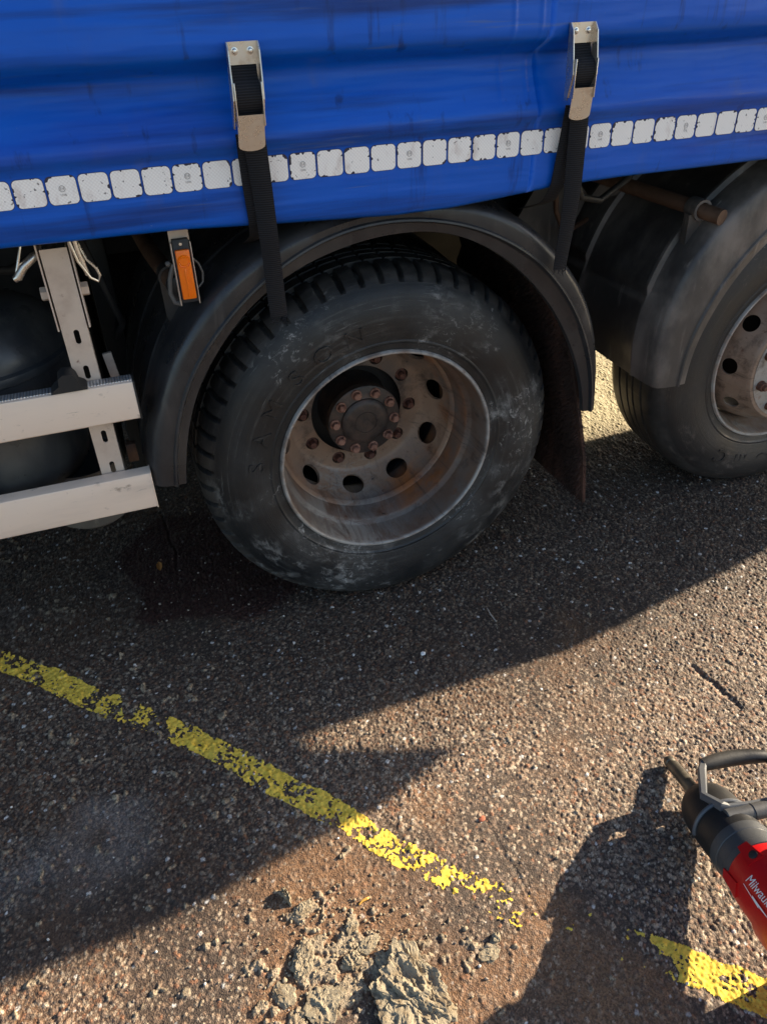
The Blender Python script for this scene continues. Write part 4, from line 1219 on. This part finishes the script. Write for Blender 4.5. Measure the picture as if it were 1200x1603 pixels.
# tubular stays that carry the mudguards, with their clamps
st = B().tube([(-0.474, -0.040, 1.034), (-0.480, 0.0, 1.034), (-0.505, 0.2, 1.046), (-0.52, 0.42, 1.055), (-0.54, 0.85, 1.07)], 0.020, 20).obj('mudguard_stay', 'tube', truck)
B().lathe([(.0001, -.046), (.014, -.046), (.0225, -.043), (.0245, -.035), (.0245, -.022), (.021, -.020)], 24, 'Y', c=(-0.474, 0, 1.034)).obj('end_cap', 'guard', st)
cl_ = B()
cl_.lathe([(.021, .02), (.026, .02), (.026, .06), (.021, .06)], 24, 'Y', closed=True, c=(-0.482, 0, 1.036))
cl_.prism([(-0.506, 1.03), (-0.462, 1.03), (-0.450, 0.94), (-0.490, 0.90), (-0.505, 0.95)], (0, 0.03, 0), (1, 0, 0), (0, 0, 1), (0, 1, 0), 0.02)
cl_.obj('clamp', 'guard', st)
st2 = B().tube([(0.930, -0.020, 1.012), (0.900, 0.09, 1.022), (0.845, 0.27, 1.037), (0.80, 0.42, 1.05), (0.76, 0.85, 1.08)], 0.020, 20).obj('mudguard_stay', 'tube', truck)
cc = B()
cc.lathe([(.0205, .03), (.0275, .03), (.0275, .075), (.0205, .075)], 24, 'Y', closed=True, c=(0.908, 0, 1.020))
cc.prism([(0.875, 1.01), (0.935, 1.00), (0.965, 1.035), (0.985, 1.04), (0.99, 1.02), (0.94, 0.95), (0.90, 0.90), (0.88, 0.90)], (0, 0.04, 0), (1, 0, 0), (0, 0, 1), (0, 1, 0), 0.022)
cc.obj('clamp', 'guard2', st2)

# --- side guard: upright, rails, buffer
def slot_cut(cx, cz):
    poly = []
    for k in range(13): a = math.pi * k / 12; poly.append((cx + .0055 * math.cos(a), cz + .010 + .0055 * math.sin(a)))
    for k in range(13): a = math.pi + math.pi * k / 12; poly.append((cx + .0055 * math.cos(a), cz - .010 + .0055 * math.sin(a)))
    return poly
pb_ = B()
px0, px1 = -0.7205, -0.6700
outer_ = [(px0, -.060), (px1, -.060), (px1, -.018), (px1 - .003, -.018), (px1 - .003, -.057), (px0 + .003, -.057), (px0 + .003, -.018), (px0, -.018)]
pm_ = B().prism(outer_, (0, 0, 0.565), (1, 0, 0), (0, 1, 0), (0, 0, 1), 0.582).mesh('post')
ct = B()
for cz in (0.968, 0.889, 0.733, 0.652):
    ct.prism(slot_cut(-0.6935, cz), (0, -0.10, 0), (1, 0, 0), (0, 0, 1), (0, 1, 0), 0.06)
pm_ = cut(pm_, ct.mesh('c'))
post = link('side_guard_post', pm_, 'galv', truck, smooth=30)
gp = B()
for sx, xx in ((-1, px0 - .0065), (1, px1 + .0035)):
    gp.prism([(-.062, 1.20), (-.010, 1.20), (-.010, .97), (-.062, 0.985)], (xx, 0, 0), (0, 1, 0), (0, 0, 1), (1, 0, 0), 0.003)
gp.obj('gusset_plate', 'galv', post)
for xx, s_ in ((px0 - .0065, -1), (px1 + .0065, 1)):
    q = B(); q.lathe([(.0001, 0.014), (.0125, 0.014), (.0140, .012), (.0140, .0), (.018, .0), (.018, -.002)], 6, 'Z')
    me = q.mesh('bolt')
    for v in me.vertices:
        x, y, z = v.co; v.co = (xx + s_ * z, -0.032 + y, 1.055 + x)
    link('bolt', me, 'galv', post, smooth=20)
def rail(z0, z1, xe):
    b = B()
    prof = [(-.100, z0 + .003), (-.100, z1 - .004), (-.0985, z1 - .001), (-.095, z1), (-.066, z1), (-.063, z1 - .003), (-.063, z0 + .003), (-.066, z0), (-.097, z0)]
    b.prism(prof, (-2.6, 0, 0), (0, 1, 0), (0, 0, 1), (1, 0, 0), xe + 2.6)
    return b.obj('side_guard_rail', 'alu', truck, smooth=30)
r1 = rail(0.781, 0.869, -0.6085)
B().box((-2.6, -0.0925, 0.8690), (-0.6095, -0.0645, 0.8712), 0.0005).obj('tread_strip', 'ribbed', r1)
B().box((-0.6085, -0.101, 0.780), (-0.6045, -0.062, 0.870), 0.001).obj('end_cap', 'rubber', r1)
r2 = rail(0.547, 0.641, -0.6175)
for r_, xe in ((r2, -0.6175),):
    B().box((xe, -0.101, 0.546), (xe + 0.003, -0.062, 0.642), 0.001).obj('end_cap', 'alu', r_)
bu = B()
bu.prism([(-.038, 0), (.034, 0), (.030, .006), (.020, .012), (.017, .026), (.010, .036), (-.008, .038), (-.018, .030), (-.020, .014), (-.032, .007)], (-0.732, -0.1045, 0.8715), (1, 0, 0), (0, 0, 1), (0, 1, 0), 0.042)
bo = bu.obj('rubber_buffer', 'rubber', r1, smooth=50)
# brackets and small ironwork behind
B().box((-0.655, 0.09, 0.76), (-0.635, 0.10, 0.862), 0.001, Matrix.Rotation(R(-6), 3, 'Y')).obj('steel_strip', 'galv', truck)
B().box((-0.660, 0.08, 0.575), (-0.636, 0.10, 0.625), 0.002).obj('brown_bracket', 'tube', truck)
hk = B(); hk.tube([(-0.715, -.035, 1.135), (-0.735, -.045, 1.132), (-0.757, -.052, 1.118), (-0.771, -.056, 1.100), (-0.778, -.056, 1.097)], [.008, .0085, .009, .0085, .006], 12)
hk.obj('hook', 'steel', post)
B().tube([(-0.776, -.056, 1.098), (-0.764, -.055, 1.125), (-0.750, -.045, 1.16), (-0.745, -.03, 1.19)], .0028, 8).obj('wire', 'steel', post)
B().tube([(-0.664, -.062, 1.165), (-0.656, -.066, 1.12), (-0.640, -.064, 1.085), (-0.628, -.060, 1.075), (-0.622, -.058, 1.085), (-0.626, -.058, 1.10), (-0.640, -.056, 1.118), (-0.652, -.05, 1.16), (-0.655, -.04, 1.20)], .003, 8).obj('wire', 'steel', post)
B().tube([(-0.655, -.058, 1.19), (-0.652, -.062, 1.14), (-0.644, -.060, 1.09)], .005, 8).obj('wire', 'steel', post)

# --- black tank seen behind the rails
tk = B()
tk.lathe([(.0001, 1.010), (.06, 1.006), (.12, .990), (.165, .962), (.190, .932), (.200, .905), (.2015, .890), (.212, .886), (.214, .876), (.212, .868), (.205, .864), (.206, .80), (.205, .72), (.200, .65), (.190, .605), (.170, .577), (.13, .565), (.0001, .565)], 72, 'Z', c=(-0.930, 0.175, 0))
tank = tk.obj('tank', 'tank', truck, smooth=30)
tl = B(); tl.lathe([(.100, .585), (.104, .50), (.103, .46), (.095, .43), (.075, .413), (.04, .405), (.0001, .403)], 48, 'Z', c=(-0.775, 0.14, 0))
tl.obj('sump', 'tankpale', tank, smooth=30)
tc = B(); tc.lathe([(.0001, 1.050), (.030, 1.050), (.034, 1.045), (.034, 1.0)], 24, 'Z', c=(-0.925, 0.09, 0)); tc.obj('filler_cap', 'straw', tank)

# air hoses hanging under the frame
for pts_, r_, m_ in (([(-0.95, .02, 1.16), (-0.88, .06, 1.10), (-0.80, .10, 1.07), (-0.72, .16, 1.09), (-0.62, .25, 1.15)], .009, 'rubber'),
                     ([(-0.66, .10, 1.17), (-0.62, .12, 1.00), (-0.60, .16, .90), (-0.62, .24, .84), (-0.60, .40, .86)], .008, 'rubber'),
                     ([(0.50, .05, 1.17), (0.56, .08, 1.08), (0.63, .10, 1.06), (0.72, .12, 1.10), (0.80, .2, 1.17)], .009, 'rubber'),
                     ([(0.60, .30, 1.16), (0.64, .32, .98), (0.70, .36, .90), (0.80, .40, .92)], .008, 'tube')):
    B().tube(pts_, r_, 10).obj('air_hose', m_, truck)

# --- orange side marker lamp
lb = B()
lb.box((-0.4785, -0.066, 1.010), (-0.4385, -0.060, 1.205), 0.001)
for sx in (-0.4785, -0.4405):
    lb.box((sx, -0.080, 1.008), (sx + 0.002, -0.066, 1.135), 0.0005)
mk_ = lb.obj('marker_lamp', 'galv', truck, smooth=30)
mk_['label'] = 'orange side marker lamp on its steel bracket'
B().box((-0.4750, -0.079, 1.012), (-0.4420, -0.066, 1.141), 0.0025).obj('lamp_base', 'lampbody', mk_)
ln = B().box((-0.4725, -0.088, 1.022), (-0.4445, -0.078, 1.122), 0.0025)
ln.lathe([(.0001, -.0908), (.008, -.0905), (.0092, -.0892), (.0100, -.0892), (.0112, -.0900), (.0125, -.0880)], 28, 'Y', c=(-0.4585, 0, 1.100))
ln.box((-0.4605, -0.0895, 1.026), (-0.4565, -0.0878, 1.086), 0.0006)
ln.obj('lens', 'orange', mk_, smooth=30)
sc_ = B(); sc_.lathe([(.0001, -.0815), (.003, -.0812), (.0042, -.079)], 14, 'Y', c=(-0.4590, 0, 1.132)); sc_.obj('screw', 'bright', mk_)
B().tube([(-0.441, -.064, 1.10), (-0.428, -.062, 1.085), (-0.422, -.060, 1.065), (-0.425, -.060, 1.045), (-0.437, -.062, 1.035)], .0022, 8).obj('wire', 'wire', mk_)
B().tube([(-0.478, -.064, 1.09), (-0.490, -.062, 1.060), (-0.494, -.060, 1.03), (-0.488, -.060, 1.010), (-0.474, -.062, 1.005)], .005, 8).obj('wire', 'wire', mk_)
B().sphere((-0.4885, -0.064, 1.092), 0.006, 10, 8).obj('cable_tie', 'wire', mk_)

# ------------------------------------------------------------------ impact wrench
T0 = Vector((0.395, -0.824, 0.0145))
d1 = Vector((-0.191, -0.923, 0.329)).normalized()
e3 = d1.cross(Vector((0, 0, 1))).normalized()          # to the tool's side (towards -X)
e2 = e3.cross(d1).normalized()                          # up across the axis
if e2.z < 0: e2 = -e2
tool = tag(empty('impact_wrench', (0.36, -1.05, 0.0)), 'red and black cordless impact wrench with grey loop handle, lying on the pebbles', 'power tool')
TB = Vector(tool.location)
def ax(s_, u_=0.0, v_=0.0):
    return T0 + d1 * s_ + e2 * u_ + e3 * v_ - TB
class TB_(B):
    def rev(s, prof, n=48, mi=0, sq=None):
        V = []; F = []
        for (s_, r_) in prof:
            for k in range(n):
                a = 2 * math.pi * k / n
                V.append(ax(s_, r_ * math.cos(a), r_ * math.sin(a)))
        m_ = len(prof)
        for i in range(m_ - 1):
            for k in range(n):
                F.append((i * n + k, i * n + (k + 1) % n, (i + 1) * n + (k + 1) % n, (i + 1) * n + k))
        F.append(tuple(range(n))); F.append(tuple((m_ - 1) * n + k for k in range(n)))
        return s.add(V, F, mi)
    def loft(s, secs, n=40):
        V = []; F = []
        for (s_, up, dn, wd, ex) in secs:
            for k in range(n):
                a = 2 * math.pi * k / n
                c_, q_ = math.cos(a), math.sin(a)
                f = (abs(c_) ** ex + abs(q_) ** ex) ** (-1 / ex)
                V.append(ax(s_, f * c_ * (up if c_ > 0 else dn), f * q_ * wd))
        m_ = len(secs)
        for i in range(m_ - 1):
            for k in range(n):
                F.append((i * n + k, i * n + (k + 1) % n, (i + 1) * n + (k + 1) % n, (i + 1) * n + k))
        F.append(tuple(range(n))); F.append(tuple((m_ - 1) * n + k for k in range(n)))
        return s.add(V, F)
TB_().rev([(-.002, .009), (.000, .0125), (.006, .0135), (.013, .0135), (.0145, .0120), (.019, .0118), (.0205, .0135), (.024, .0150), (.135, .0152), (.152, .0160)], 24).obj('anvil', 'anvil', tool, smooth=30)
TB_().rev([(.138, .022), (.140, .034), (.148, .044), (.160, .0520), (.176, .0575), (.195, .0605), (.220, .0620), (.290, .0625), (.330, .0620)], 56).obj('gear_case', 'toolblack', tool, smooth=40)
TB_().rev([(.3000, .0600), (.3010, .0650), (.312, .0660), (.3215, .0650), (.323, .0635), (.335, .0650), (.350, .0655), (.352, .067), (.366, .067), (.370, .060)], 56).obj('collar', 'tooldark', tool, smooth=30)
SH = 0.078
hs = TB_().loft([(q_[0] + SH,) + q_[1:] for q_ in [(.288, .050, .052, .052, 2.2), (.290, .0655, .066, .0660, 2.2), (.305, .0670, .0690, .0680, 2.3), (.330, .066, .0700, .0690, 2.4), (.352, .066, .0690, .0690, 2.4), (.362, .066, .078, .0670, 2.4), (.372, .068, .092, .0670, 2.5), (.425, .068, .096, .066, 2.6), (.445, .102, .094, .064, 2.6), (.50, .100, .09, .060, 2.5), (.515, .05, .07, .05, 2.4)]])  # rear hump added to lengthen the tool's shadow
hsg = hs.obj('housing', 'red', tool, smooth=42)
# ribs and scallops at the front of the housing
sc2 = TB_()
for k in range(6):
    a = R(30 + k * 60)
    c_, q_ = math.cos(a), math.sin(a)
    sc2.add([ax(.278 + SH, .069 * c_ - .010 * q_, .069 * q_ + .010 * c_), ax(.278 + SH, .069 * c_ + .010 * q_, .069 * q_ - .010 * c_), ax(.325 + SH, .0715 * c_ + .017 * q_, .0715 * q_ - .017 * c_), ax(.325 + SH, .0715 * c_ - .017 * q_, .0715 * q_ + .017 * c_),
             ax(.278 + SH, .060 * c_ - .010 * q_, .060 * q_ + .010 * c_), ax(.278 + SH, .060 * c_ + .010 * q_, .060 * q_ - .010 * c_), ax(.325 + SH, .058 * c_ + .017 * q_, .058 * q_ - .017 * c_), ax(.325 + SH, .058 * c_ - .017 * q_, .058 * q_ + .017 * c_)],
            [(0, 1, 2, 3), (7, 6, 5, 4), (0, 4, 5, 1), (1, 5, 6, 2), (2, 6, 7, 3), (3, 7, 4, 0)])
sc2.obj('clamp_lug', 'red', tool, smooth=30)
# direction from the axis towards where the maker's name sits
nc = (CAM_POS - (T0 + d1 * .34)); nc = (nc - d1 * nc.dot(d1)).normalized()
tc_ = d1.cross(nc).normalized()
def skin(s_, ang, rad):
    return T0 + d1 * s_ + (nc * math.cos(ang) + tc_ * math.sin(ang)) * rad - TB
kb = B()
kp = skin(.312 + SH, R(8 if tc_.z > 0 else -8), .0700); kn = (nc * math.cos(R(8)) + tc_ * math.sin(R(8))).normalized()
kb.tube([kp - kn * .006, kp + kn * .003, kp + kn * .004], [.0085, .0085, .0068], 18)
kb.obj('screw', 'toolblack', tool)
# lettering
sg = -1 if tc_.z > 0 else 1
lt = B()
V, F = text_mesh('Milwaukee', 0.025, 0.0, 0.25)
x_min = min(v.x for v in V)
ra_ = .0725
for_up = -sg
lt.add([skin(.418 + (v.x - x_min) * 0.80, sg * R(20) + for_up * (v.y) / ra_ , ra_) for v in V], F)
pts_ = [(0.0, -0.014), (0.030, -0.0185), (0.028, -0.0155), (0.095, -0.020), (0.050, -0.0205), (0.052, -0.023), (0.0, -0.0155)]
lt.add([skin(.418 + p[0], sg * R(20) + for_up * p[1] / ra_, ra_) for p in pts_], [tuple(range(len(pts_)))])
lt.obj('lettering', 'white', tool, smooth=0)['kind'] = 'stuff'
# loop handle across the gear case
P_bl = Vector((0.341, -1.041, 0.148)); P_br = Vector((0.456, -1.060, 0.148)); P_tl = Vector((0.399, -0.910, 0.100)); P_tr = Vector((0.547, -0.940, 0.100))
loop = B()
def bar(pts, w, h, n_dir, bb):
    nd = Vector(n_dir).normalized()
    V = []; F = []
    for i, p in enumerate(pts):
        p = Vector(p); d = (Vector(pts[min(i + 1, len(pts) - 1)]) - Vector(pts[max(i - 1, 0)])).normalized()
        s_ = d.cross(nd).normalized()
        ww_ = w[i] if isinstance(w, list) else w
        for (a, c_) in ((-1, -.6), (-.6, -1), (.6, -1), (1, -.6), (1, .6), (.6, 1), (-.6, 1), (-1, .6)):
            V.append(p + s_ * a * ww_ / 2 + nd * c_ * h / 2)
    for i in range(len(pts) - 1):
        for k in range(8):
            F.append((i * 8 + k, i * 8 + (k + 1) % 8, (i + 1) * 8 + (k + 1) % 8, (i + 1) * 8 + k))
    F.append(tuple(range(8))); F.append(tuple((len(pts) - 1) * 8 + k for k in range(8)))
    bb.add([v - TB for v in V], F)
nl = (P_br - P_bl).cross(P_tl - P_bl).normalized()
mid_l = P_bl + (P_tl - P_bl) * .35 + Vector((-.030, 0.004, .002))
bar([P_tl + Vector((.004, 0, .004)), P_tl + (mid_l - P_tl) * .2, mid_l, P_bl + Vector((-.006, .004, .012)), P_bl + Vector((.008, 0, .004)), P_bl + (P_br - P_bl) * .5, P_br], [.015, .018, .015, .015, .013, .012, .014], .022, nl, loop)
bar([P_tr + Vector((-.004, 0, .004)), P_tr + Vector((.016, -.004, -.012)), P_br + Vector((.012, 0, .025)), P_br + Vector((0, 0, 0))], [.018, .018, .016, .015], .022, nl, loop)
lp = loop.obj('loop_handle', 'toolgrey', tool, smooth=30)
gr = B()
mid_t = (P_tl + P_tr) / 2 + Vector((0, .008, .002))
gr.tube([P_tl + Vector((.002, 0, .003)) - TB, P_tl + (mid_t - P_tl) * .5 + Vector((0, 0, .004)) - TB, mid_t - TB, P_tr + (mid_t - P_tr) * .5 + Vector((0, 0, .004)) - TB, P_tr + Vector((-.001, 0, .003)) - TB], [.0140, .0170, .0178, .0170, .0140], 20)
gr.obj('grip', 'toolblack', lp, smooth=50)
cb_ = B()
q0, q1 = Vector((0.330, -1.054, 0.149)), Vector((0.463, -1.072, 0.149))
dq = (q1 - q0).normalized()
cb_.tube([q0 - TB, q0 + dq * .002 - TB, q0 + dq * .024 - TB, q0 + dq * .0245 - TB, q0 + dq * .060 - TB, q0 + dq * .0605 - TB, q1 - TB], [.0150, .0172, .0172, .0160, .0160, .0172, .0172], 28)
cb_.tube([q0 - dq * .0006 - TB, q0 + dq * .003 - TB], [.0105, .0105], 20, mi=1)
cb_.obj('clamp_tube', ['tooldark', 'rubber'], tool, smooth=35)
stp = B()
stp.tube([ax(.238, .0635 * math.cos(a), .0635 * math.sin(a)) for a in np.linspace(-1.7, 1.7, 24)], .0045, 8)
stp.obj('clamp_strap', 'toolgrey', tool)
hkb = B()
bar([(.345, -1.205, .205), (.372, -1.165, .250), (.395, -1.158, .276), (.425, -1.195, .275), (.375, -1.275, .235)], .055, .016, (0.5, 0.2, 0.6), hkb)
hkb.obj('shadow_plate', 'toolblack', tool, smooth=30)  # unseen plate added to spread the tool's shadow further
# rear D-handle and battery, beyond the edge of the photograph
rh = TB_()
bat = B()
top_r = ax(.50, .02)
bat.box(Vector((0.272, -1.45, 0.0)) - TB, Vector((0.382, -1.295, 0.088)) - TB, 0.008)
bt = bat.obj('battery', 'red', tool, smooth=40)
rh2 = B()
rh2.tube([ax(.56, .03), ax(.61, .045), ax(.66, .03), ax(.69, -.03), Vector((0.300, -1.46, 0.13)) - TB, Vector((0.325, -1.38, 0.07)) - TB], [.030, .024, .022, .022, .026, .035], 20)
rh2.obj('rear_handle', 'toolblack', tool, smooth=50)

# ------------------------------------------------------------------ lumps of clay, stones and litter
def lump(x, y, sx, sy, sz, seed, rz=0.0, sub=4, flat=0.5, rough_=0.45):
    bm = bmesh.new(); bmesh.ops.create_icosphere(bm, subdivisions=sub, radius=1)
    for v in bm.verts:
        p = v.co.copy()
        o_ = Vector((seed * 3.1, seed, 0))
        nn = noise.fractal(p * 1.3 + o_, 0.8, 2.1, 4)
        rd = noise.ridged_multi_fractal(Vector((p.x * 2.6, p.y * 1.5, p.z * 2.0)) + o_, 0.9, 2.2, 5, 1.0, 2.0) - 1.0
        fine = noise.fractal(p * 7.0 + o_, 0.7, 2.2, 4)
        k_ = 1 + rough_ * nn
        z = p.z * k_
        if z > flat: z = flat + (z - flat) * 0.35
        if z > 0: z += z * (0.35 * rd + 0.22 * fine) * (rough_ / 0.45)
        k_ += (0.10 * rd + 0.07 * fine) * (rough_ / 0.45)
        v.co = Vector((p.x * k_ * sx, p.y * k_ * sy, max(z, -0.35) * sz))
    ca_, sa_ = math.cos(rz), math.sin(rz)
    for v in bm.verts:
        v.co = Vector((v.co.x * ca_ - v.co.y * sa_, v.co.x * sa_ + v.co.y * ca_, v.co.z))
    me = bpy.data.meshes.new('lump'); bm.to_mesh(me); bm.free()
    return me
def thing(name, me, m, x, y, label, cat, group=None, dz=0.0, smooth=25):
    o = link(name, me, m, None, (x, y, ground_z(x, y) + dz), smooth)
    return tag(o, label, cat, group)
GC = 'lumps of dried clay dropped on the yard'
CLODS = [(-0.365, -1.072, .062, .080, .034, 1, 0.5, 6, 'largest lump of pale dried clay, flat topped with cracked ridges'),
         (-0.527, -1.040, .034, .032, .016, 2, 0.2, 5, 'broad crumbly clay lump at the bottom edge left of the largest lump'),
         (-0.542, -0.952, .030, .020, .015, 3, 1.1, 5, 'knobbly clay lump at the upper left of the clay heap'),
         (-0.452, -0.985, .020, .017, .018, 4, 0.3, 4, 'upright clay lump just left of the big lump\'s upper end'),
         (-0.415, -0.968, .026, .013, .013, 5, 0.4, 4, 'narrow clay ridge joining onto the top of the largest lump'),
         (-0.540, -0.818, .006, .017, .024, 6, 0.2, 4, 'thin upright chip of clay casting a pointed shadow near the yellow line'),
         (-0.515, -0.856, .018, .013, .010, 7, 0.7, 4, 'small clay crumb just below the thin upright chip'),
         (-0.196, -1.066, .020, .014, .010, 8, 0.2, 4, 'flat grey clay lump beside the tool\'s long shadow'),
         (-0.171, -1.043, .010, .008, .014, 9, 0.9, 3, 'small pointed clay chip above the flat grey lump by the tool\'s shadow'),
         (-0.432, -0.925, .013, .010, .010, 10, 0.5, 4, 'little clay crumb standing alone above the clay heap'),
         (-0.590, -0.998, .018, .024, .010, 11, 0.4, 4, 'low clay lump at the far left of the clay heap')]
for x, y, sx, sy, sz, sd, rz, sub, lab in CLODS:
    thing('clay_lump', lump(x, y, sx, sy, sz * (1.0 if sd in (1, 6, 9) else 0.72), sd, rz, sub, 0.5, 0.40 if sd == 1 else 0.42), 'clay', x, y, lab, 'clay lump', GC)
def small(name, x, y, s_, m, lab, cat, seed, dz=0.3):
    me = lump(x, y, s_[0], s_[1], s_[2], seed, 0.4, 3, 0.8, 0.25)
    thing(name, me, m, x, y, lab, cat, dz=s_[2] * dz, smooth=40)
small('white_pebble', -0.014, -0.283, (.007, .006, .005), 'whitestone', 'bright white pebble on the shaded ground in front of the dished wheel', 'pebble', 21)
small('red_pebble', -0.083, -0.799, (.009, .006, .005), 'redstone', 'brick red pebble just beyond the yellow line', 'pebble', 22)
b = B(); b.tube([(-.012, -.003, .002), (-.003, .001, .004), (.007, .0015, .0045), (.012, .003, .003)], [.0018, .0027, .0029, .0022], 8)
thing('straw', b.mesh('straw'), 'straw', -0.392, -0.882, 'short yellow straw stalk lying above the clay heap', 'straw')
b = B(); b.tube([(.001, -.030, .003), (-.002, 0, .006), (.002, .030, .004)], [.0016, .002, .0012], 6)
thing('twig', b.mesh('twig'), 'twig', 0.231, -0.213, 'thin grey twig on the shaded ground beneath the mud flap', 'twig')
b = B()
V = [(0, -.022, .002), (.008, -.008, .006), (.009, .008, .009), (0, .024, .005), (-.009, .006, .008), (-.008, -.010, .005), (0, 0, .003)]
b.add(V, [(0, 1, 6), (1, 2, 6), (2, 3, 6), (3, 4, 6), (4, 5, 6), (5, 0, 6)])
b.add([(v[0], v[1], v[2] - .0012) for v in V], [(1, 0, 6), (2, 1, 6), (3, 2, 6), (4, 3, 6), (5, 4, 6), (0, 5, 6)])
thing('leaf', b.mesh('leaf'), 'leaf', -0.66, 0.381, 'small orange brown leaf on the dark stain beside the tyre', 'leaf', smooth=0)
